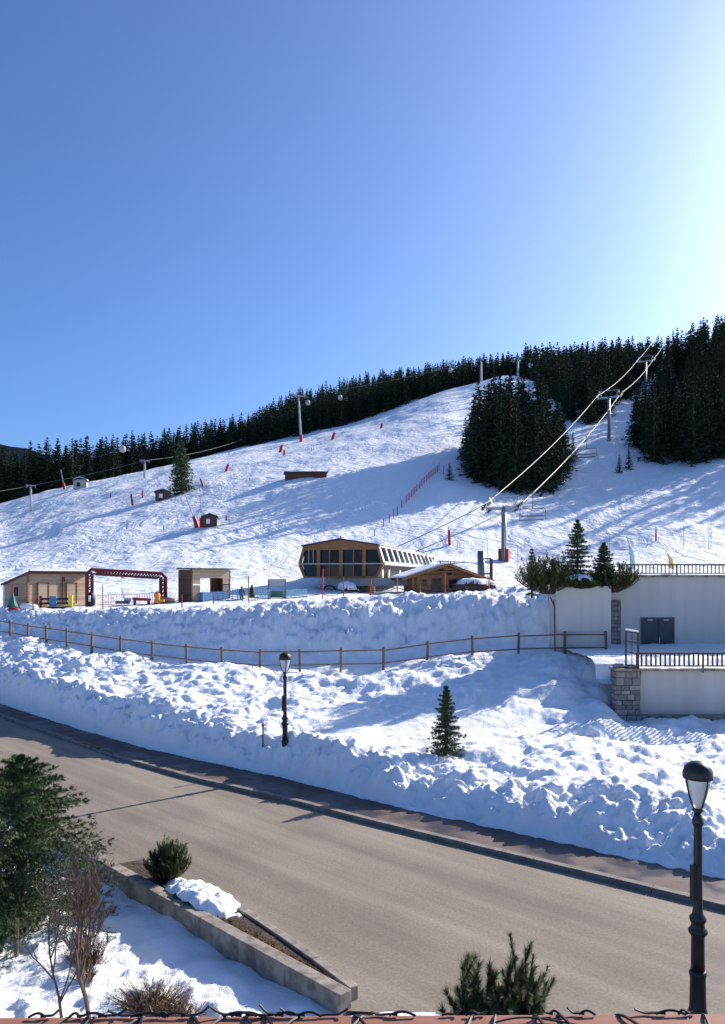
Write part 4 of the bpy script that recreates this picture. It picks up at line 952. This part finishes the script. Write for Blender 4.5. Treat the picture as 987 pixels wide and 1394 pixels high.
# person behind the ridge of snow
def person(loc, label, rz, coat, h=1.72):
    t = thing('person', label, 'person', loc, rz); k = h/1.75
    ring = lambda rx, ry, z, cx=0, cy=0, n=12: [(cx+rx*math.cos(2*math.pi*i/n)*k, cy+ry*math.sin(2*math.pi*i/n)*k, z*k) for i in range(n)]
    me = bpy.data.meshes.new('body'); V_ = [(0,0,.92), (0,0,1.1), (0,-.02,1.38), (0,-.02,1.5), (0,-.03,1.60), (0,-.04,1.70), (.10,0,.88), (.11,-.04,.5), (.11,0,.08), (.11,-.14,.04), (-.10,0,.88), (-.11,-.02,.5), (-.12,.04,.08), (-.12,-.1,.04), (.21,-.02,1.40), (.27,-.03,1.13), (.24,-.17,.92), (-.21,-.02,1.40), (-.27,-.03,1.13), (-.24,-.17,.92)]
    E = [(0,1), (1,2), (2,3), (3,4), (4,5), (0,6), (6,7), (7,8), (8,9), (0,10), (10,11), (11,12), (12,13), (2,14), (14,15), (15,16), (2,17), (17,18), (18,19)]
    Rr = [.15, .16, .17, .06, .10, .08, .10, .075, .055, .045, .10, .075, .055, .045, .075, .06, .045, .075, .06, .045]
    me.from_pydata([(x*k, y*k, z*k) for x, y, z in V_], E, []); o = obj('body', me, M[coat], t); sk_ = o.modifiers.new('skin', 'SKIN')
    for i, r_ in enumerate(Rr): me.skin_vertices[0].data[i].radius = (r_*k, r_*k*.85)
    me.skin_vertices[0].data[0].use_root = True; o.modifiers.new('sub', 'SUBSURF').levels = 1; o.modifiers['sub'].render_levels = 1
    MB().lathe([(.02, 1.74*k), (.09*k, 1.70*k), (.12*k, 1.63*k), (.12*k, 1.58*k)], 10, (0, -.035*k, 0)).build('hat', M['black'], t, True); MB().lathe([(.02, 1.62*k), (.06*k, 1.58*k), (.05*k, 1.52*k), (.02, 1.49*k)], 8, (0, -.11*k, 0)).build('face', M['skin'], t, True)
p = G(329, 70); p.z -= .55; person(tuple(p), 'person in dark ski clothes standing behind the blue safety net', .6, 'black', 1.75)
p = G(343, 63); t = thing('ski_jacket', 'dark jacket hanging on the thin pole near the safety nets', 'jacket', tuple(p)); MB().lathe([(.22, .3), (.24, .6), (.17, 1.1), (.06, 1.35)], 9).build('cloth', M['black'], t, True); MB().tube((0, 0, -.3), (0, 0, 1.4), .03).build('hook', M['wood_post'], t)

# ------------------------------------------------------------------ things on the piste
def red_pad(px, y0, y1, d, label, lean=0., wd=.7, m='red', lance=0):
    d = DS(px, y1); p = G(px, d); h = (y1-y0)*d/F; wd *= d/230; t = thing('padded_post', label, 'safety pad', tuple(p), 0, 'red padded posts on the piste')
    b = MB().path([(0, 0, -.3), (lean*h*.5, 0, h*.5), (lean*h, 0, h)], [wd/2, wd/2, wd*.42], 8).build('pad', M[m], t)
    MB().path([(0, 0, -.3), (lean*h*1.25, 0, h*1.25+lance)], .06, 6).build('pole', M['steel_dark'], t)
for a in ((181, 673, 688, 175, 'dark red padded post below the tree on the left piste', -.15, .8, 'red_dark'), (194, 668, 678, 185, 'small red padded post left of the lone spruce', 0, .5, 'red'),
          (277, 652, 662, 200, 'leaning red pad right of the lone spruce', -.4, .7), (307, 632, 642, 230, 'red pad high on the piste above the hut', .4, .8), (308, 703, 709, 150, 'short dark pad right of the little hut', .0, .5, 'red_dark'),
          (381, 606, 616, 270, 'red pad left of the tall lift pylon', .3, .9), (387, 613, 620, 262, 'small red pad under the tall lift pylon', 0, .7), (410, 592, 601, 298, 'red pad around the foot of the tall lift pylon', 0, 1.0),
          (452, 589, 599, 285, 'red pad right of the tall lift pylon', .35, .9), (519, 577, 583, 300, 'tiny red pad on the upper piste', .2, .8), (151, 671, 677, 178, 'tiny dark red pad on the left piste', 0, .4, 'red_dark'),
          (612, 722, 742, 118, 'tall red pad standing alone between the station and the spruce stand', -.04, .85), (893, 721, 736, 112, 'upright red pad on the sunlit snow behind the roof terrace', 0, .5)):
    px, y0, y1, d, lab = a[:5]; red_pad(px, y0, y1, d, lab, *a[5:])
def lance(px, y0, y1, d, lean, label):
    d = DS(px, y1); p = G(px, d); h = (y1-y0)*d/F; t = thing('snow_lance', label, 'snow lance', tuple(p), 0, 'snow making lances'); MB().path([(0, 0, -.3), (lean*h, 0, h)], .07, 6).build('mast', M['steel'], t)
    MB().tube((lean*h*.0, 0, -.2), (lean*h*.28, 0, h*.30), .45, .3, 8).build('pad', M['red'], t); MB().box((lean*h, 0, h), (.5, .15, .15)).build('head', M['steel_dark'], t)
lance(269, 670, 718, 150, -.38, 'leaning snow lance with red pad in front of the little piste hut'); lance(275, 676, 718, 151, -.06, 'upright snow lance with red pad touching the little piste hut')
lance(88, 640, 666, 235, -.2, 'thin leaning red snow lance by the wood edge')
def small_hut(px, y0, y1, wpx, d, label, cat='hut', wall='wood_dark', snow=True):
    d = DS(px, y1); p = G(px, d); w_ = wpx*d/F; h = (y1-y0)*d/F; t = thing('piste_hut', label, cat, tuple(p), .15)
    MB().box((0, 0, h*.35), (w_*.86, 2.4, h*.8+.4)).build('wall', M[wall], t); MB().prism([(-w_/2, h*.66), (0, h*.92), (w_/2, h*.66), (w_/2, h*.76), (0, h*1.02), (-w_/2, h*.76)], -1.7, 1.7).build('roof', M['roof_dark'], t)
    MB().box((-w_*.1, -1.22, h*.32), (w_*.22, .08, h*.4)).build('window', M['white' if wall == 'wood_dark' else 'glass_dark'], t)
    if snow: MB().prism([(-w_*.45, h*.78), (0, h*1.03), (w_*.45, h*.78), (w_*.45, h*.86), (0, h*1.12), (-w_*.45, h*.86)], -1.3, 1.6).build('roof_snow', M['cap_snow'], t)
small_hut(286, 700, 716, 22, 150, 'little dark hut with pale window next to red snow lances', snow=False)
small_hut(222, 667, 680, 22, 186, 'small dark hut under the lone spruce', snow=True)
small_hut(110, 651, 665, 20, 246, 'bluish grey shed half hidden at the wood edge', wall='grey_panel')
p = G(416, DS(416, 650)); t = thing('piste_shelter', 'long low dark shelter half buried in the middle of the piste', 'shelter', tuple(p), .12); t.scale = (.74, .74, .8)
MB().prism([(-5.2, -2.4), (5.6, -2.6), (5.6, 1.0), (4.6, 1.5), (-4.8, 1.3), (-5.4, .9)], 0, 3.4).build('wall', M['wood_dark'], t); MB().prism([(-5.8, 1.0), (5.9, 1.25), (5.9, 1.5), (-5.6, 1.32)], -.8, 3.8).build('roof', M['roof_dark'], t); MB().box((3.6, -.06, .4), (3.2, .1, 1.0)).build('board', M['red_dark'], t)
# red net fence running down from the stand, and thin marker poles
p0 = G(598, DS(598, 640)); p1 = G(553, DS(553, 686)); nf = thing('red_net_fence', 'red safety net running downhill left of the spruce stand', 'fence', tuple(p0)); prev = None
for k in range(15):
    u = p0.lerp(p1, k/14); u.z = ground(u.x, u.y); MB().tube((u.x, u.y, u.z-.2), (u.x, u.y, u.z+1.3), .06, n=5).build('stake', M['red'], nf, off=p0)
    if prev is not None:
        mb = MB()
        for j in range(5): mb.beam(prev+Vector((0, 0, .2+j*.22)), u+Vector((0, 0, .2+j*.22)), .03, .05)
        o = mb.build('webbing', M['pink'], nf, off=p0); o['kind'] = 'stuff'
    prev = u
for k, (px, y0, y1, d) in enumerate(((547, 681, 692, 122), (541, 690, 702, 120), (536, 693, 706, 118), (530, 700, 713, 116), (522, 706, 718, 114), (510, 720, 730, 112), (604, 634, 645, 150), (424, 609, 614, 250), (340, 650, 655, 200), (173, 708, 720, 140), (223, 715, 722, 138))):
    pole(px, y0, y1, d, 'piste_pole', 'thin dark slalom pole stuck in the piste', 'pole', 'iron_brown', .07, 'thin poles on the piste')
for px, y0, d, m, lab in ((664, 735, 92, 'steel', 'thin grey stake on the plateau near the flue'), (727, 752, 80, 'wood_post', 'thin stake behind the left mountain pine'), (830, 729, 90, 'wood_post', 'thin stake behind the roof terrace planting'), (968, 700, 105, 'steel', 'tall thin mast on the sunlit snow behind the roof terrace'), (965, 712, 104, 'steel', 'shorter mast next to the tall thin one'), (931, 716, 105, 'wood_post', 'thin wooden stake right of the upright red pad'), (705, 748, 88, 'red', 'thin red stake by the lift pylon foot')):
    pole(px, y0, 0, d, 'stake', lab, 'stake', m, .035)
for px, d, h, m, lab in ((858, 60, 1.9, 'cyan', 'pale cyan beach flag behind the roof terrace railing'), (911, 62, 1.1, 'yellow', 'small yellow flag on a pole behind the roof railing')):
    p = G(px, d); p.z = max(p.z, CAM_Z+(HY-772)*d/F); t = thing('feather_flag', lab, 'flag', tuple(p)); MB().path([(0, 0, -2), (0, 0, h*.5), (-.12, 0, h*1.0), (-.3, 0, h*1.25)], .025, 5).build('pole', M['steel_dark'], t)
    MB().prism([(.02, -.1), (.42, -.2), (.25, h*.6), (-.1, h*.98), (-.02, h*.5)], -.02, .02).build('cloth', M[m], t)

# ------------------------------------------------------------------ chairlift
def pylon(label, px, ytop, ybase, d, arm, hd, r=.42, ladder=True, pads=False, g='chairlift pylons'):
    p = G(px, d); zt = CAM_Z+(HY-ytop)*d/F-p.z; t = thing('lift_pylon', label, 'pylon', tuple(p), hd, g)
    MB().path([(0, 0, -.6), (0, 0, zt*.5), (0, 0, zt)], [r, r*.9, r*.75], 12).build('mast', M['steel'], t, True)
    MB().box((0, 0, zt-.2), (arm*2, .42, .42)).build('cross_arm', M['steel'], t)
    for s in (-1, 1):
        MB().box((s*arm, 0, zt+.15), (.22, 4.2, .22), 0, R(18)).build('sheave_beam', M['steel_dark'], t)
        for k in range(5):
            yy = -1.7+k*.85; o = MB().path([(-.12, 0, 0), (.12, 0, 0)], .24, 10).build('sheave', M['black'], t); o.location = (s*arm, yy, zt+.32+yy*.33)
        for yy in (-1.9, 1.9): MB().beam((s*(arm-.7), yy, zt-.35+yy*.33), (s*(arm-.6), yy, zt+1.0+yy*.33), .07, .07).build('catwalk_rail', M['steel'], t)
        MB().beam((s*(arm-.65), -1.9, zt-.35-.63), (s*(arm-.65), 1.9, zt-.35+.63), .55, .06).build('catwalk', M['steel_dark'], t); MB().beam((s*(arm-.65), -1.9, zt+1.0-.63), (s*(arm-.65), 1.9, zt+1.0+.63), .06, .06).build('catwalk_rail', M['steel'], t)
        MB().beam((s*arm*.55, 0, zt), (s*arm*.85, 0, zt+1.5), .12, .12).build('lifting_frame', M['steel'], t)
    MB().beam((-arm*.85, 0, zt+1.5), (arm*.85, 0, zt+1.5), .12, .12).build('lifting_frame', M['steel'], t)
    if ladder: MB().box((0, -r-.12, zt*.5), (.36, .06, zt*.92)).build('ladder', M['steel_dark'], t)
    if pads:
        for s in (-1, 1): MB().box((s*.58, 0, .75), (.3, .8, 1.9)).build('pad', M['red' if s > 0 else 'red_dark'], t, bevel=.05)
        MB().box((-.05, -r-.02, zt*.84), (.4, .06, .6)).build('number_plate', M['white'], t)
    return t, Vector((p.x, p.y, p.z+zt+.5))
A1 = G(687, 110); A2 = G(829, 190); hdg = math.atan2(A2.y-A1.y, A2.x-A1.x)-R(90)
pys = [pylon('large grey lift pylon with red pads near the lodge', 686, 690, 765, 110, 2.6, hdg, pads=True), pylon('grey lift pylon in the corridor between the stand and the right forest', 829, 540, 600, 190, 2.9, hdg), pylon('upper grey lift pylon high in the forest corridor', 879, 491, 540, 270, 2.9, hdg)]
tops = [q_[1] for q_ in pys]; sdv = Vector((math.cos(hdg), math.sin(hdg), 0))
bot = st.matrix_basis @ Vector((cxm, 20, 4.6)); topv = tops[2]+(tops[2]-tops[1])*.85; topv.z += 4
for s, nm in ((-1, 'lift cable carrying chairs uphill past the left pylon arms'), (1, 'lift cable carrying chairs downhill past the right pylon arms')):
    line = [bot+sdv*s*2.2]+[t_+sdv*s*2.75 for t_ in tops]+[topv+sdv*s*2.75]; pts = []
    for u, v in zip(line, line[1:]):
        n = 14; sag = (v-u).length*.012
        pts += [u.lerp(v, k/n)-Vector((0, 0, sag*4*(k/n)*(1-k/n))) for k in range(n)]
    pts.append(line[-1]); o = MB().path(pts, .06, 6).build('haul_cable', M['cable']); tag(o, nm, 'cable')
def chair(label, pt, group='chairs on the lift'):
    t = thing('lift_chair', label, 'lift chair', tuple(pt), hdg, group); mt = M['steel_dark']
    MB().path([(0, 0, 0), (0, .1, -.8), (0, -.1, -2.2)], .06, 6).build('hanger', mt, t); MB().box((0, 0, .05), (.25, .7, .25)).build('grip', mt, t)
    MB().path([(-1.9, 0, -3.9), (-1.9, 0, -2.45), (-1.7, 0, -2.25), (1.7, 0, -2.25), (1.9, 0, -2.45), (1.9, 0, -3.9)], .06, 6).build('frame', mt, t)
    MB().box((0, -.3, -3.95), (3.7, .8, .12)).build('seat', mt, t, bevel=.03); MB().box((0, .12, -3.35), (3.5, .06, .12)).build('backrest', mt, t)
    MB().path([(-1.7, -.7, -3.3), (1.7, -.7, -3.3)], .04, 6).build('safety_bar', mt, t)
def on_cable(s, u, seg):
    a_ = ([bot]+tops+[topv])[seg]+sdv*s*2.75; b_ = ([bot]+tops+[topv])[seg+1]+sdv*s*2.75; q_ = a_.lerp(b_, u); q_.z -= (b_-a_).length*.012*4*u*(1-u); return q_
chair('open four seat chair hanging beside the padded pylon', on_cable(1, .06, 1)); chair('open four seat chair hanging on the cable against the spruce stand', on_cable(1, .52, 1))
# second lift over the ridge on the left
def slim_pylon(label, px, ytop, ybase, d, arm, lean=0):
    ds_ = DS(px, ybase); d = ds_ if ds_ < 325 else d; p = G(px, d); h = CAM_Z+(HY-ytop)*d/F-p.z; t = thing('lift_pylon', label, 'pylon', tuple(p), .4, 'slender pylons of the far lifts')
    MB().path([(0, 0, -.6), (lean*h, 0, h)], [.5*d/300, .34*d/300], 8).build('mast', M['steel'], t); MB().beam((lean*h-arm, 0, h), (lean*h+arm, 0, h), .5*d/300, .4*d/300).build('cross_arm', M['steel'], t)
    for s in (-1, 1): MB().box((lean*h+s*arm, 0, h-.2), (.3, 3.2, .5), 0, R(14)).build('sheave_beam', M['steel_dark'], t)
    return Vector((p.x+lean*h, p.y, p.z+h))
s1_ = slim_pylon('tall slender pylon rising at the edge of the wood above the piste', 410, 539, 600, 300, 2.6, -.06)
s2_ = slim_pylon('thin pylon on the skyline just left of the piste summit', 655, 489, 517, 322, 1.5); s3_ = slim_pylon('thin pylon with cross arm on the piste summit', 705, 487, 511, 326, 2.2)
s4_ = slim_pylon('short drag lift pylon on the far left piste', 42, 661, 696, 190, 1.0); s5_ = slim_pylon('drag lift pylon left of the lone spruce', 197, 627, 651, 232, 1.0)
for lab, pp in (('thin cable of the drag lift crossing the left piste', [W(-60, 676, 170), s4_, s5_, W(330, 598, 300)]), ('thin cable of the upper lift running along the wood to the summit', [W(60, 640, 260), s1_, s2_, s3_, W(800, 486, 360)])):
    pts = []
    for u, v in zip(pp, pp[1:]): pts += [u.lerp(v, k/10)-Vector((0, 0, (v-u).length*.012*4*(k/10)*(1-k/10))) for k in range(10)]
    pts.append(pp[-1]); o = MB().path(pts, .05, 5).build('haul_cable', M['steel_dark']); tag(o, lab, 'cable')
for px, py, d in ((167, 611, 235), (419, 548, 298), (463, 541, 305), (722, 497, 330), (613, 504, 330)):
    c = W(px, py, d); t = thing('gondola_cabin', 'small pale cabin hanging on the upper lift in front of the wood', 'cabin', tuple(c), .4, 'cabins of the upper lift')
    MB().lathe([(.3, -1.1), (.85, -.8), (.95, 0), (.8, .7), (.3, .95)], 8).build('body', M['grey_panel'], t, True); MB().tube((0, 0, .9), (0, 0, 2.4), .07).build('hanger', M['steel_dark'], t)

# ------------------------------------------------------------------ balcony rail the photograph is taken over
bl = thing('balcony', 'red brown wooden balcony rail with slab floor along the near edge', 'balcony', (0, .6, 5.6))
ra = lambda x: 6.637+.0052*x
MB().beam((-3, 1.04, ra(-3)-.03), (3, 1.04, ra(3)-.03), .10, .06).build('hand_rail', M['rail_red'], bl, bevel=.006, off=bl.location)
MB().beam((-3, 1.04, 5.75), (3, 1.04, 5.75), .06, .08).build('bottom_rail', M['rail_red'], bl, off=bl.location)
for k in range(31): MB().box((-3+k*.2, 1.04, 6.18), (.09, .025, .84)).build('baluster', M['rail_red'], bl, off=bl.location)
MB().box((0, -.3, 5.5), (7, 2.9, .2)).build('floor', M['concrete'], bl, off=bl.location)
o_ = thing('rail_wire', 'dark twisted wire with loose ends wrapped round the balcony rail', 'wire', (0, 1.04, 6.637)); q = random.Random(12)
kp = [28, 78, 118, 152, 190, 240, 300, 338, 365, 396, 445, 532, 620, 665, 768, 812, 925, 975]
for px in kp:
    x = (px-CX)*1.0/F; s = q.choice((-1, 1)); zz = ra(x)-6.637; L = q.uniform(.010, .034); h = q.uniform(.004, .018)
    MB().spline([(x-s*.02, -.058, zz-.05), (x-s*.012, -.053, zz-.004), (x, -.04, zz+.005), (x+s*L, .0, zz+.0045), (x+s*L*2, .052, zz+.004), (x+s*L*2.1, .056, zz-.04)], .0022, 5).build('wrap', M['black'], o_)
    MB().spline([(x-s*L*.5, .042, zz+.003), (x, .043, zz+.004), (x+s*L*.5, .044, zz+h*.3), (x+s*L, .046, zz+h)], .0018, 5).build('loose_end', M['iron_brown'], o_)
    if q.random() < .6: MB().spline([(x, .04, zz+.004), (x-s*L*.8, .045, zz+.008), (x-s*L*1.5, .04, zz+.003)], .0018, 5).build('loose_end', M['black'], o_)
pw = [(-3+6*k/600, .03*math.sin(k*.17)*math.sin(k*.031+1), ra(-3+6*k/600)-6.637+.003+.003*math.sin(k*.23)**2) for k in range(601)]
MB().path(pw, .0014, 5).build('strand', M['iron_brown'], o_)
